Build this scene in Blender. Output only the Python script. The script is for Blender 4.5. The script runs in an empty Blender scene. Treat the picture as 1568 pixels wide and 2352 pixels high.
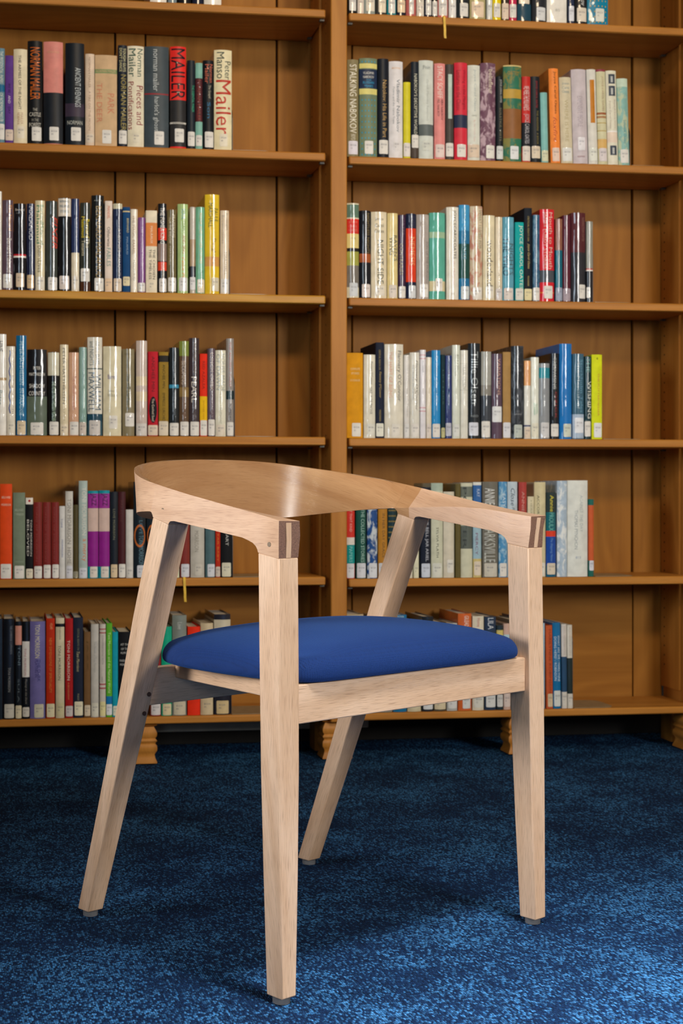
import bpy, bmesh, math, random
from mathutils import Vector, Matrix
random.seed(7)
C = bpy.context.scene
COL = C.collection

# ------------------------------------------------------------------ camera
CAM_D, CAM_H, YAW = 3.382, 0.666, math.radians(7.643)
FPX, PPX, PPY = 3230.0, 430.0, 1124.0          # focal length and principal point in photo pixels
cam = bpy.data.cameras.new('camera'); camo = bpy.data.objects.new('camera', cam); COL.objects.link(camo)
camo.location = (0, -CAM_D, CAM_H); camo.rotation_euler = (math.pi/2, 0, -YAW)
cam.sensor_fit = 'VERTICAL'; cam.sensor_height = 36; cam.sensor_width = 24
cam.lens = FPX*36/2352
cam.shift_x = (784-PPX)/2352; cam.shift_y = -(1176-PPY)/2352
cam.clip_start = .05
cam.dof.use_dof = True; cam.dof.focus_distance = 2.0; cam.dof.aperture_fstop = 10.0
C.camera = camo

# ------------------------------------------------------------------ light
w = bpy.data.worlds.new('world'); C.world = w; w.use_nodes = True
bg = w.node_tree.nodes['Background']; bg.inputs[0].default_value = (.55, .66, .8, 1); bg.inputs[1].default_value = .01
def area(name, loc, target, sx, sy, power, col, spread=180):
    l = bpy.data.lights.new(name, 'AREA'); l.shape = 'RECTANGLE'; l.size = sx; l.size_y = sy
    l.energy = power; l.color = col; l.spread = math.radians(spread)
    o = bpy.data.objects.new(name, l); COL.objects.link(o); o.location = loc
    d = Vector(target)-Vector(loc); o.rotation_euler = d.to_track_quat('-Z', 'Y').to_euler()
    return o
area('window_light_right', (2.92, -4.6, 1.85), (.6, -.7, 1.0), 1.3, 1.3, 92, (1, .97, .92), 125)
area('window_light_front', (-.9, -6.4, 1.9), (.9, 0, 1.3), .7, 1.5, 5, (.74, .87, 1), 60)
area('window_light_left', (-2.9, -2.0, 1.45), (.5, -1.6, .92), 1.1, 1.2, 13, (.98, .98, 1), 42)
area('floor_fill_light', (1.05, -2.5, 3.4), (1.05, -2.5, 0), .7, .7, 48, (.95, .97, 1), 46)  # added overhead light that brightens the carpet in front
area('ceiling_lamp_light', (1.2, -3.6, 3.4), (.9, 0, 1.4), 1.4, .6, 12, (1, .78, .52), 60)
C.view_settings.view_transform = 'Standard'; C.view_settings.look = 'None'
C.view_settings.gamma = 1; C.view_settings.use_curve_mapping = False
C.view_settings.exposure = 0.12

# ------------------------------------------------------------------ helpers
def P(px, py, Y=0.0):
    """point of the vertical plane y=Y measured at a photo pixel"""
    R = (px-PPX)/FPX; U = -(py-PPY)/FPX; s, c = math.sin(YAW), math.cos(YAW)
    d = Vector((R*c+s, c-R*s, U)); t = (Y+CAM_D)/d.y
    return Vector((0, -CAM_D, CAM_H)) + d*t
def lin(h, k=1.0):
    v = [int(h[i:i+2], 16)/255 for i in (1, 3, 5)] if len(h) == 7 else [int(h[i]*2, 16)/255 for i in (1, 2, 3)]
    return tuple(min(1, k*(x/12.92 if x <= .04045 else ((x+.055)/1.055)**2.4)) for x in v)+(1,)
def tag(o, label, cat, group=None):
    o['label'] = label; o['category'] = cat
    if group: o['group'] = group
    return o
def thing(name, label, cat, loc=(0, 0, 0), rz=0, group=None):
    o = bpy.data.objects.new(name, None); COL.objects.link(o); o.empty_display_size = .05
    o.location = loc; o.rotation_euler = (0, 0, rz); return tag(o, label, cat, group)
def link(name, me, parent=None):
    o = bpy.data.objects.new(name, me); COL.objects.link(o)
    if parent: o.parent = parent
    return o
def mesh(name, verts, faces, mats, parent=None, uvs=None, mi=None, angle=35, bevel=0, seg=2, fix=True):
    me = bpy.data.meshes.new(name); me.from_pydata([tuple(v) for v in verts], [], faces)
    for m in (mats if isinstance(mats, (list, tuple)) else [mats]): me.materials.append(m)
    if mi: me.polygons.foreach_set('material_index', mi)
    if uvs:
        ul = me.uv_layers.new(name='UVMap')
        for p in me.polygons:
            for k, li in enumerate(p.loop_indices): ul.data[li].uv = uvs[p.index][k]
    if fix:
        b = bmesh.new(); b.from_mesh(me); bmesh.ops.recalc_face_normals(b, faces=b.faces); b.to_mesh(me); b.free()
    if angle:
        me.polygons.foreach_set('use_smooth', [True]*len(me.polygons)); me.set_sharp_from_angle(angle=math.radians(angle))
    o = link(name, me, parent)
    if bevel:
        md = o.modifiers.new('bevel', 'BEVEL'); md.width = bevel; md.segments = seg; md.limit_method = 'ANGLE'; md.angle_limit = math.radians(40)
    return o
def loft_data(rings, cap=True):
    """closed sections joined along a path; uv = metres along the grain, metres around"""
    n = len(rings[0]); V = [Vector(p) for r in rings for p in r]; F = []; U = []
    cen = [sum((Vector(p) for p in r), Vector())/n for r in rings]
    s = [0]
    for a, b in zip(cen[:-1], cen[1:]): s.append(s[-1]+(b-a).length)
    per = []
    for r in rings:
        a = [0]
        for k in range(n): a.append(a[-1]+(Vector(r[(k+1) % n])-Vector(r[k])).length)
        per.append(a)
    for i in range(len(rings)-1):
        for k in range(n):
            F.append((i*n+k, i*n+(k+1) % n, (i+1)*n+(k+1) % n, (i+1)*n+k))
            U.append(((s[i], per[i][k]), (s[i], per[i][k+1]), (s[i+1], per[i+1][k+1]), (s[i+1], per[i+1][k])))
    if cap:
        for i in (0, len(rings)-1):
            F.append(tuple(i*n+k for k in range(n))); U.append(tuple((per[i][k]*.05, per[i][k]) for k in range(n)))
    return V, F, U
def loft(name, rings, mat, parent=None, bevel=0, angle=35, cap=True, seg=2):
    V, F, U = loft_data(rings, cap); return mesh(name, V, F, mat, parent, U, bevel=bevel, angle=angle, seg=seg)
def box(name, lo, hi, mat, parent=None, grain='x', bevel=.0015, seg=2):
    lo, hi = Vector(lo), Vector(hi)
    g = 'xyz'.index(grain); a, b = [i for i in range(3) if i != g]
    def ring(t):
        r = []
        for (i, j) in ((0, 0), (1, 0), (1, 1), (0, 1)):
            v = [0, 0, 0]; v[g] = t; v[a] = (lo, hi)[i][a]; v[b] = (lo, hi)[j][b]; r.append(Vector(v))
        return r
    return loft(name, [ring(lo[g]), ring(hi[g])], mat, parent, bevel=bevel, seg=seg)
def struct(o): o['kind'] = 'structure'; return o
def revolve(name, prof, mat, parent=None, n=20, at=(0, 0, 0)):
    V = []; F = []
    for (r, z) in prof:
        for k in range(n):
            a = 2*math.pi*k/n; V.append((at[0]+r*math.cos(a), at[1]+r*math.sin(a), at[2]+z))
    for i in range(len(prof)-1):
        for k in range(n): F.append((i*n+k, i*n+(k+1) % n, (i+1)*n+(k+1) % n, (i+1)*n+k))
    F.append(tuple(range(n))); F.append(tuple((len(prof)-1)*n+k for k in range(n)))
    return mesh(name, V, F, mat, parent)

# ------------------------------------------------------------------ materials
def new_mat(name):
    m = bpy.data.materials.new(name); m.use_nodes = True; nt = m.node_tree
    return m, nt, nt.nodes['Principled BSDF']
def nd(nt, typ, **kw):
    n = nt.nodes.new(typ)
    for k, v in kw.items():
        if k.startswith('i_'): n.inputs[k[2:].replace('_', ' ')].default_value = v
        else: setattr(n, k, v)
    return n
def ramp(nt, fac, stops):
    r = nt.nodes.new('ShaderNodeValToRGB'); nt.links.new(fac, r.inputs[0]); e = r.color_ramp.elements
    while len(e) < len(stops): e.new(.5)
    for k, (p, c) in enumerate(stops): e[k].position = p; e[k].color = c
    return r.outputs[0]
def mix(nt, fac, a, b, mode='MIX'):
    m = nt.nodes.new('ShaderNodeMix'); m.data_type = 'RGBA'; m.blend_type = mode
    for s, v in ((m.inputs[0], fac), (m.inputs[6], a), (m.inputs[7], b)):
        if isinstance(v, (int, float, tuple)): s.default_value = v
        else: nt.links.new(v, s)
    return m.outputs[2]
def vmap(nt, src, scale, rot=(0, 0, 0)):
    m = nt.nodes.new('ShaderNodeMapping'); m.inputs['Scale'].default_value = scale; m.inputs['Rotation'].default_value = rot
    nt.links.new(src, m.inputs[0]); return m.outputs[0]
def noise(nt, vec, scale, detail=3, rough=.5, dist=0):
    n = nd(nt, 'ShaderNodeTexNoise', i_Scale=scale, i_Detail=detail, i_Roughness=rough, i_Distortion=dist)
    nt.links.new(vec, n.inputs['Vector']); return n.outputs['Fac']
def wood(name, light, dark, pore, rough=.38, pore_amt=.7, fig=.35, bump=.15, coat=0.0, su=1.0, spec=.5):
    m, nt, b = new_mat(name); L = nt.links
    uv = nd(nt, 'ShaderNodeUVMap'); uv.uv_map = 'UVMap'
    inf = nd(nt, 'ShaderNodeObjectInfo'); sh = nd(nt, 'ShaderNodeVectorMath', operation='SCALE')
    cmb = nd(nt, 'ShaderNodeCombineXYZ'); L.new(inf.outputs['Random'], cmb.inputs[0]); L.new(inf.outputs['Random'], cmb.inputs[1])
    L.new(cmb.outputs[0], sh.inputs[0]); sh.inputs['Scale'].default_value = 37.0
    ad = nd(nt, 'ShaderNodeVectorMath', operation='ADD'); L.new(uv.outputs[0], ad.inputs[0]); L.new(sh.outputs[0], ad.inputs[1])
    v = ad.outputs[0]
    streak = noise(nt, vmap(nt, v, (3*su, 70, 1)), 1, 5, .6)
    wv = nd(nt, 'ShaderNodeTexWave', wave_type='BANDS', bands_direction='Y', wave_profile='SIN', i_Scale=.5, i_Distortion=9.0, i_Detail=3.0, i_Detail_Scale=.8)
    wj = noise(nt, vmap(nt, v, (.9, 3.5, 1)), 1, 3)
    wo = nd(nt, 'ShaderNodeVectorMath', operation='MULTIPLY_ADD'); L.new(wj, wo.inputs[0]); wo.inputs[1].default_value = (.0, 22*fig, 0); L.new(vmap(nt, v, (.8*su, 9, 1)), wo.inputs[2])
    L.new(wo.outputs[0], wv.inputs['Vector'])
    big = noise(nt, vmap(nt, v, (1.3, 5, 1)), 1, 2)
    f = nd(nt, 'ShaderNodeMix'); f.data_type = 'FLOAT'; f.inputs[0].default_value = fig
    L.new(streak, f.inputs[2]); L.new(wv.outputs['Fac'], f.inputs[3])
    c = ramp(nt, f.outputs[0], [(.25, light), (.75, dark)])
    c = mix(nt, ramp(nt, big, [(.35, (0, 0, 0, 1)), (.7, (.3, .3, .3, 1))]), c, dark)
    pn = noise(nt, vmap(nt, v, (34*su, 1150, 1)), 1, 2, .5)
    pf = ramp(nt, pn, [(.52, (0, 0, 0, 1)), (.68, (pore_amt,)*3+(1,))])
    c = mix(nt, pf, c, pore)
    L.new(c, b.inputs['Base Color'])
    b.inputs['Roughness'].default_value = rough; b.inputs['Specular IOR Level'].default_value = spec
    b.inputs['Coat Weight'].default_value = coat; b.inputs['Coat Roughness'].default_value = .25
    bp = nd(nt, 'ShaderNodeBump', i_Strength=bump, i_Distance=.0006); bp.invert = True
    L.new(pf, bp.inputs['Height']); L.new(bp.outputs[0], b.inputs['Normal'])
    return m
def plain(name, col, rough=.5, metal=0, var=.06, coat=0, coat_r=.06, scale=60):
    m, nt, b = new_mat(name)
    tc = nd(nt, 'ShaderNodeTexCoord'); n = noise(nt, tc.outputs['Object'], scale, 3)
    dk = tuple(x*(1-3*var) for x in col[:3])+(1,); lt = tuple(min(1, x*(1+3*var)) for x in col[:3])+(1,)
    nt.links.new(ramp(nt, n, [(.3, dk), (.7, lt)]), b.inputs['Base Color'])
    b.inputs['Roughness'].default_value = rough; b.inputs['Metallic'].default_value = metal
    b.inputs['Coat Weight'].default_value = coat; b.inputs['Coat Roughness'].default_value = coat_r
    return m
BK_CACHE = {}
def book_mat(h, matte=False, mott=None):
    k = (h, matte, mott)
    if k in BK_CACHE: return BK_CACHE[k]
    m = plain('jacket_'+h[1:], lin(h), .62 if matte else .36, var=.035, coat=0 if matte else .85, coat_r=.035, scale=45)
    nt = m.node_tree; b = nt.nodes['Principled BSDF']; b.inputs['Specular IOR Level'].default_value = .15
    tc = nd(nt, 'ShaderNodeTexCoord')
    if mott:
        src = b.inputs['Base Color'].links[0].from_socket
        f = ramp(nt, noise(nt, vmap(nt, tc.outputs['Object'], (1, 1, .6)), 55, 3, .6, .8), [(.47, (0, 0, 0, 1)), (.58, (1, 1, 1, 1))])
        nt.links.new(mix(nt, f, src, lin(mott)), b.inputs['Base Color'])
    if not matte:
        # crinkled film: wrinkles live in the clear coat only
        bp = nd(nt, 'ShaderNodeBump', i_Strength=.3, i_Distance=.004)
        nt.links.new(noise(nt, vmap(nt, tc.outputs['Object'], (1, 1, .35)), 40, 2), bp.inputs['Height'])
        nt.links.new(bp.outputs[0], b.inputs['Coat Normal'])
    BK_CACHE[k] = m; return m

OAK = wood('oiled_oak', (.74, .515, .35, 1), (.60, .38, .23, 1), (.27, .145, .075, 1), rough=.36, pore_amt=.55, fig=.28)
OAK_RING_SHADED = wood('oiled_oak_bent_rail_shaded', (.50, .285, .135, 1), (.38, .19, .08, 1), (.24, .11, .05, 1), rough=.22, coat=.25, pore_amt=.45, fig=.25)  # orange back piece; shade of its inner face put into the colour
OAK_ARM = wood('oiled_oak_arm', (.63, .41, .265, 1), (.50, .30, .18, 1), (.25, .125, .07, 1), rough=.33, pore_amt=.5, fig=.25)
OAK_END = plain('oak_end_grain', (.20, .105, .07, 1), .42, var=.12, scale=700)
PEG = plain('oak_peg', (.17, .11, .06, 1), .5)
PEG_DARK = plain('walnut_peg', (.05, .022, .012, 1), .5)
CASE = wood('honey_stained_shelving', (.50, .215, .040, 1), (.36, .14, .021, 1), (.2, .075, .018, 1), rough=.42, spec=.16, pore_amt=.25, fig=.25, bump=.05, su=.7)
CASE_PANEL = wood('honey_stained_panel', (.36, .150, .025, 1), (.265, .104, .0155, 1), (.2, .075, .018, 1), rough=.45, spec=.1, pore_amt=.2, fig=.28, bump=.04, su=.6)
DARK = plain('unlit_void_black', (.01, .008, .006, 1), .9)  # near black painted in where gaps, holes and undersides get no light
CASE_YELLOW = wood('yellow_pine_shelving', (.56, .29, .035, 1), (.44, .20, .02, 1), (.2, .075, .018, 1), rough=.4, spec=.3, pore_amt=.2, fig=.4, bump=.04, su=.6)
STEEL = plain('dark_bookend_steel', (.012, .012, .014, 1), .4)
STEEL_REFLECT = plain('bookend_steel_wood_reflection', (.25, .19, .11, 1), .35)  # tan of the reflected shelf wood put into the base plate colour
CLIP = plain('shelf_clip_metal', (.10, .085, .06, 1), .45)
PAGES = plain('book_pages', (.62, .55, .43, 1), .85, var=.05, scale=900)
RIBBON = plain('yellow_ribbon', (.72, .45, .035, 1), .55)
INK = plain('label_ink', (.16, .16, .2, 1), .6)
GLIDE = plain('grey_felt_glide', (.12, .12, .125, 1), .6)
PLASTER = plain('room_plaster', (.34, .235, .14, 1), .9, scale=8)
CEIL = plain('ceiling_paint', (.6, .52, .42, 1), .9, scale=8)
SKIRT = plain('pale_grey_painted_board', (.5, .48, .42, 1), .6, scale=12)
def carpet_mat():
    m, nt, b = new_mat('blue_loop_carpet'); L = nt.links
    tc = nd(nt, 'ShaderNodeTexCoord'); v = vmap(nt, tc.outputs['Object'], (1, 1, 1), (0, 0, math.radians(-14)))
    vo = nd(nt, 'ShaderNodeTexVoronoi', feature='F1', i_Scale=1, i_Randomness=.6); L.new(vmap(nt, tc.outputs['Object'], (340, 175, 1), (0, 0, math.radians(-7.6))), vo.inputs['Vector'])
    sp = nd(nt, 'ShaderNodeSeparateColor'); L.new(vo.outputs['Color'], sp.inputs[0])
    patch = noise(nt, vmap(nt, v, (5, 6, 1)), 1, 7, .7)
    sa = noise(nt, vmap(nt, v, (16, 110, 1)), 1, 4, .6); sb = noise(nt, vmap(nt, v, (90, 12, 1)), 1, 4, .6)
    sm = nd(nt, 'ShaderNodeMath', operation='MAXIMUM'); L.new(sa, sm.inputs[0]); L.new(sb, sm.inputs[1]); streak = sm.outputs[0]
    t1 = nd(nt, 'ShaderNodeMath', operation='MULTIPLY_ADD'); L.new(patch, t1.inputs[0]); t1.inputs[1].default_value = 2.1; t1.inputs[2].default_value = -1.0
    t2 = nd(nt, 'ShaderNodeMath', operation='MULTIPLY_ADD'); L.new(streak, t2.inputs[0]); t2.inputs[1].default_value = .9; L.new(t1.outputs[0], t2.inputs[2])
    df = nd(nt, 'ShaderNodeMath', operation='SUBTRACT'); L.new(t2.outputs[0], df.inputs[0]); L.new(sp.outputs[0], df.inputs[1])
    f = ramp(nt, df.outputs[0], [(0, (0, 0, 0, 1)), (.62, (1, 1, 1, 1))])
    hue = mix(nt, sp.outputs[1], (.032, .16, .38, 1), (.07, .25, .52, 1))
    c = mix(nt, f, (.0055, .024, .075, 1), hue)
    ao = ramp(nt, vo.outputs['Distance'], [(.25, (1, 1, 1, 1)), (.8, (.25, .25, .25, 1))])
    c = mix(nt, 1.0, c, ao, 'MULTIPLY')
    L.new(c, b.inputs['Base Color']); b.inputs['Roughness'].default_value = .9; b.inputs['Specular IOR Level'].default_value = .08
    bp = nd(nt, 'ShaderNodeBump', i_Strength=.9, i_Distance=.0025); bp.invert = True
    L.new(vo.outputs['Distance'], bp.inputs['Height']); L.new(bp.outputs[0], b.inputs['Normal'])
    return m
def fabric_mat():
    m, nt, b = new_mat('royal_blue_wool'); L = nt.links
    uv = nd(nt, 'ShaderNodeUVMap'); uv.uv_map = 'UVMap'
    wu = nd(nt, 'ShaderNodeTexWave', wave_type='BANDS', bands_direction='X', i_Scale=95, i_Distortion=.5, i_Detail=1, i_Detail_Scale=3); L.new(uv.outputs[0], wu.inputs['Vector'])
    wv = nd(nt, 'ShaderNodeTexWave', wave_type='BANDS', bands_direction='Y', i_Scale=150, i_Distortion=.5, i_Detail=1, i_Detail_Scale=3); L.new(uv.outputs[0], wv.inputs['Vector'])
    h = nd(nt, 'ShaderNodeMath', operation='MULTIPLY_ADD'); L.new(wv.outputs['Fac'], h.inputs[0]); h.inputs[1].default_value = .55; L.new(wu.outputs['Fac'], h.inputs[2])
    sp = noise(nt, vmap(nt, uv.outputs[0], (1100, 1300, 1)), 1, 2, .6)
    h2 = nd(nt, 'ShaderNodeMath', operation='MULTIPLY_ADD'); L.new(sp, h2.inputs[0]); h2.inputs[1].default_value = 1.5; L.new(h.outputs[0], h2.inputs[2])
    L.new(ramp(nt, h2.outputs[0], [(.5, (.0006, .0035, .02, 1)), (1.3, (.003, .026, .13, 1))]), b.inputs['Base Color'])
    h2n = h2
    b.inputs['Roughness'].default_value = .8; b.inputs['Specular IOR Level'].default_value = .25
    b.inputs['Sheen Weight'].default_value = .15; b.inputs['Sheen Tint'].default_value = (.12, .38, 1, 1); b.inputs['Sheen Roughness'].default_value = .35
    bp = nd(nt, 'ShaderNodeBump', i_Strength=.5, i_Distance=.0008)
    L.new(h2n.outputs[0], bp.inputs['Height']); L.new(bp.outputs[0], b.inputs['Normal'])
    return m
CARPET = carpet_mat(); FABRIC = fabric_mat()

# ------------------------------------------------------------------ setting
RX0, RX1, RY0, RY1, RZ = -3.0, 3.0, -6.5, .27, 3.5
struct(box('floor', (RX0, RY0, -.05), (RX1, RY1, 0), CARPET, bevel=0))
struct(box('wall_back', (RX0, RY1, 0), (RX1, RY1+.1, RZ), PLASTER, bevel=0))
struct(box('wall_front', (RX0, RY0-.1, 0), (RX1, RY0, RZ), PLASTER, bevel=0))
struct(box('wall_left', (RX0-.1, RY0, 0), (RX0, RY1, RZ), PLASTER, bevel=0))
struct(box('wall_right', (RX1, RY0, 0), (RX1+.1, RY1, RZ), PLASTER, bevel=0))
struct(box('ceiling', (RX0, RY0, RZ), (RX1, RY1, RZ+.05), CEIL, bevel=0))
struct(box('shade_strip_back', (RX0, RY1-.012, 0), (RX1, RY1, .15), DARK, bevel=.002))  # added black strip, stands in for the shade under the bookcase
struct(box('trim_1', (.36, RY1-.03, .036), (.97, RY1-.012, .14), SKIRT, bevel=.003))

# ------------------------------------------------------------------ bookcase
SHELF = {'L': [1.8465, 1.494, 1.1425, .7947, .451, .116], 'R': [1.8415, 1.488, 1.139, .7925, .445, .113]}
TOPZ = 2.22
case = thing('bookcase', 'tall honey brown wooden bookcase with two bays of shelves on moulded feet', 'bookcase', (.828, 0, 0))
CX = .828
def cbox(name, lo, hi, mat, grain='x', bevel=.002):
    return box(name, (lo[0]-CX, lo[1], lo[2]), (hi[0]-CX, hi[1], hi[2]), mat, case, grain, bevel)
def upright(x0, x1):
    cbox('upright', (x0, -.012, .094), (x1, .188, TOPZ), CASE, 'z', .003)
for x0, x1 in ((-.152, -.111), (.807, .848), (1.766, 1.807)): upright(x0, x1)
# rear strips that carry the shelf pins, one on each inner side
for x0, x1 in ((-.111, -.104), (.800, .807), (.848, .8494), (1.759, 1.766)):
    cbox('pin_strip', (x0, .085, .14), (x1, .187, TOPZ-.03), CASE, 'z', .0015)
# small dark pin holes, joined as they are far too small to pick apart
def holes(name, x, nx, ys):
    V = []; F = []
    for y in ys:
        z = .2
        while z < 2.15:
            b = len(V)
            for k in range(6):
                a = k*math.pi/3; V.append((x+nx*.0004-CX, y+.0028*math.cos(a), z+.0028*math.sin(a)))
            F.append(tuple(range(b, b+6))); z += .025
    o = mesh(name, V, F, DARK, case, angle=0, fix=False); o['kind'] = 'stuff'
holes('pin_holes', 1.759, -1, [.165]); holes('pin_holes', 1.766, -1, [.04])
holes('pin_holes', .807, -1, [.04]); holes('pin_holes', .800, -1, [.165]); holes('pin_holes', .848, 1, [.04])
BAYS = {'L': (-.111, .807, [(-.111, -.05), (.295, .371), (.714, .807)]), 'R': (.848, 1.766, [(.848, .912), (1.265, 1.339), (1.682, 1.766)])}
for bay, (bx0, bx1, st) in BAYS.items():
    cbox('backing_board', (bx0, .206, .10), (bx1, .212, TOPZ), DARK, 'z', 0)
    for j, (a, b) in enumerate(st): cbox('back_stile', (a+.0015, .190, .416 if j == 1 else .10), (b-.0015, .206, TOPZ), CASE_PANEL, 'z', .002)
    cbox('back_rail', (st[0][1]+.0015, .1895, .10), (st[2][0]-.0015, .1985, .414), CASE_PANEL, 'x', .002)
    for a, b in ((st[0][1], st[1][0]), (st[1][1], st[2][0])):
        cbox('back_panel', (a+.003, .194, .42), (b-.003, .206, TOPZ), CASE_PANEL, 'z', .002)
    for i, z in enumerate(SHELF[bay]):
        th = .018 if i == 5 else .0205
        x0, x1 = (bx0+.008, bx1-.010) if i < 5 else (bx0, bx1)
        sm = CASE_YELLOW if (bay, i) == ('L', 2) else CASE
        cbox('shelf', (x0, 0, z-th), (x1, .188, z), sm, 'x', .0035)
        if i < 5:
            # bead line milled near the lower edge of the front
            cbox('shelf_bead', (x0+.002, -.0012, z-th+.0015), (x1-.002, .002, z-th+.006), sm, 'x', .001)
            for xx in (x0, x1-.012):
                for yy in (.012, .150): cbox('shelf_clip', (xx, yy, z-th-.005), (xx+.012, yy+.012, z-th), CLIP, 'x', .001)
cbox('top_board', (-.16, -.02, TOPZ), (1.815, .212, TOPZ+.03), CASE, 'x', .004)
def foot(x):
    prof = [(.0335, .001), (.0375, .003), (.037, .007), (.033, .016), (.0315, .024), (.034, .029), (.0372, .034), (.0375, .041), (.0365, .046), (.0325, .050),
            (.034, .053), (.0372, .057), (.0355, .060), (.0325, .063), (.0365, .069), (.0372, .076), (.0350, .082), (.0315, .088), (.030, .091), (.036, .0945), (.0375, .0955)]
    rings = [[(x-CX-h, .03-h*.8, z), (x-CX+h, .03-h*.8, z), (x-CX+h, .03+h*.8, z), (x-CX-h, .03+h*.8, z)] for h, z in prof]
    loft('foot', rings, CASE, case, angle=50)
for x in (-.131, .343, .827, 1.303, 1.766): foot(x)
# back row of plain feet keeps the case standing
for x in (-.131, .827, 1.786): cbox('rear_foot', (x-.03, .12, .0), (x+.03, .18, .098), CASE, 'z', .002)

# ------------------------------------------------------------------ bookends
def bookend(bay, n, px, label, h=.13, base=.11, lean=0):
    z = SHELF[bay][n]; x = P(px, 1000, .01).x
    t = thing('bookend', label, 'bookend', (x, 0, z), 0, 'steel bookends on the shelves')
    V = []; F = []
    pts = [(.02, 0), (.13, 0), (.13, h-.04)]+[(.075+.055*math.cos(a), h-.04+.04*math.sin(a)) for a in [math.pi*k/10 for k in range(1, 10)]]+[(.02, h-.04)]
    for xx in (0, .0015):
        for (y, zz) in pts: V.append((xx, y, zz+.0002))
    k = len(pts)
    F = [tuple(range(k)), tuple(range(2*k-1, k-1, -1))]+[(i, (i+1) % k, k+(i+1) % k, k+i) for i in range(k)]
    mesh('upright_plate', V, F, STEEL, t, angle=30)
    pts = [(0, .006), (base-.03, .006), (base-.012, .012), (base, .03), (base, .11), (base-.012, .124), (base-.03, .13), (0, .13)]
    V = [(x_, y_, zz) for zz in (.0002, .0014) for (x_, y_) in pts]; k = len(pts)
    F = [tuple(range(k-1, -1, -1)), tuple(range(k, 2*k))]+[(i, (i+1) % k, k+(i+1) % k, k+i) for i in range(k)]
    mesh('base_plate', V, F, STEEL_REFLECT, t, angle=30)
for bay, n, px, lab, h in (
    ('L', 1, 534.5, 'thin metal bookend after the cream book with giant brick red title', .12),
    ('L', 2, 528, 'thin metal bookend right of the short beige book', .13),
    ('L', 3, 539.5, 'thin metal bookend right of the tall grey book, row four', .16),
    ('L', 4, 535, 'metal bookend on the shelf with the yellow ribbon, behind chair', .13),
    ('L', 5, 532, 'brown based bookend on the bottom shelf behind the chair seat', .13),
    ('R', 1, 1449.5, 'thin metal bookend right of the pale teal book', .12),
    ('R', 2, 1364, 'black metal bookend beside the grey book with red rule', .16),
    ('R', 3, 1384.5, 'metal bookend right of the lime yellow book', .13),
    ('R', 4, 1365.5, 'metal bookend right of the green and orange book', .13),
    ('R', 5, 1317.5, 'black round topped bookend on the bottom shelf right of chair', .205)):
    bookend(bay, n, px, lab, h)

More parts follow.
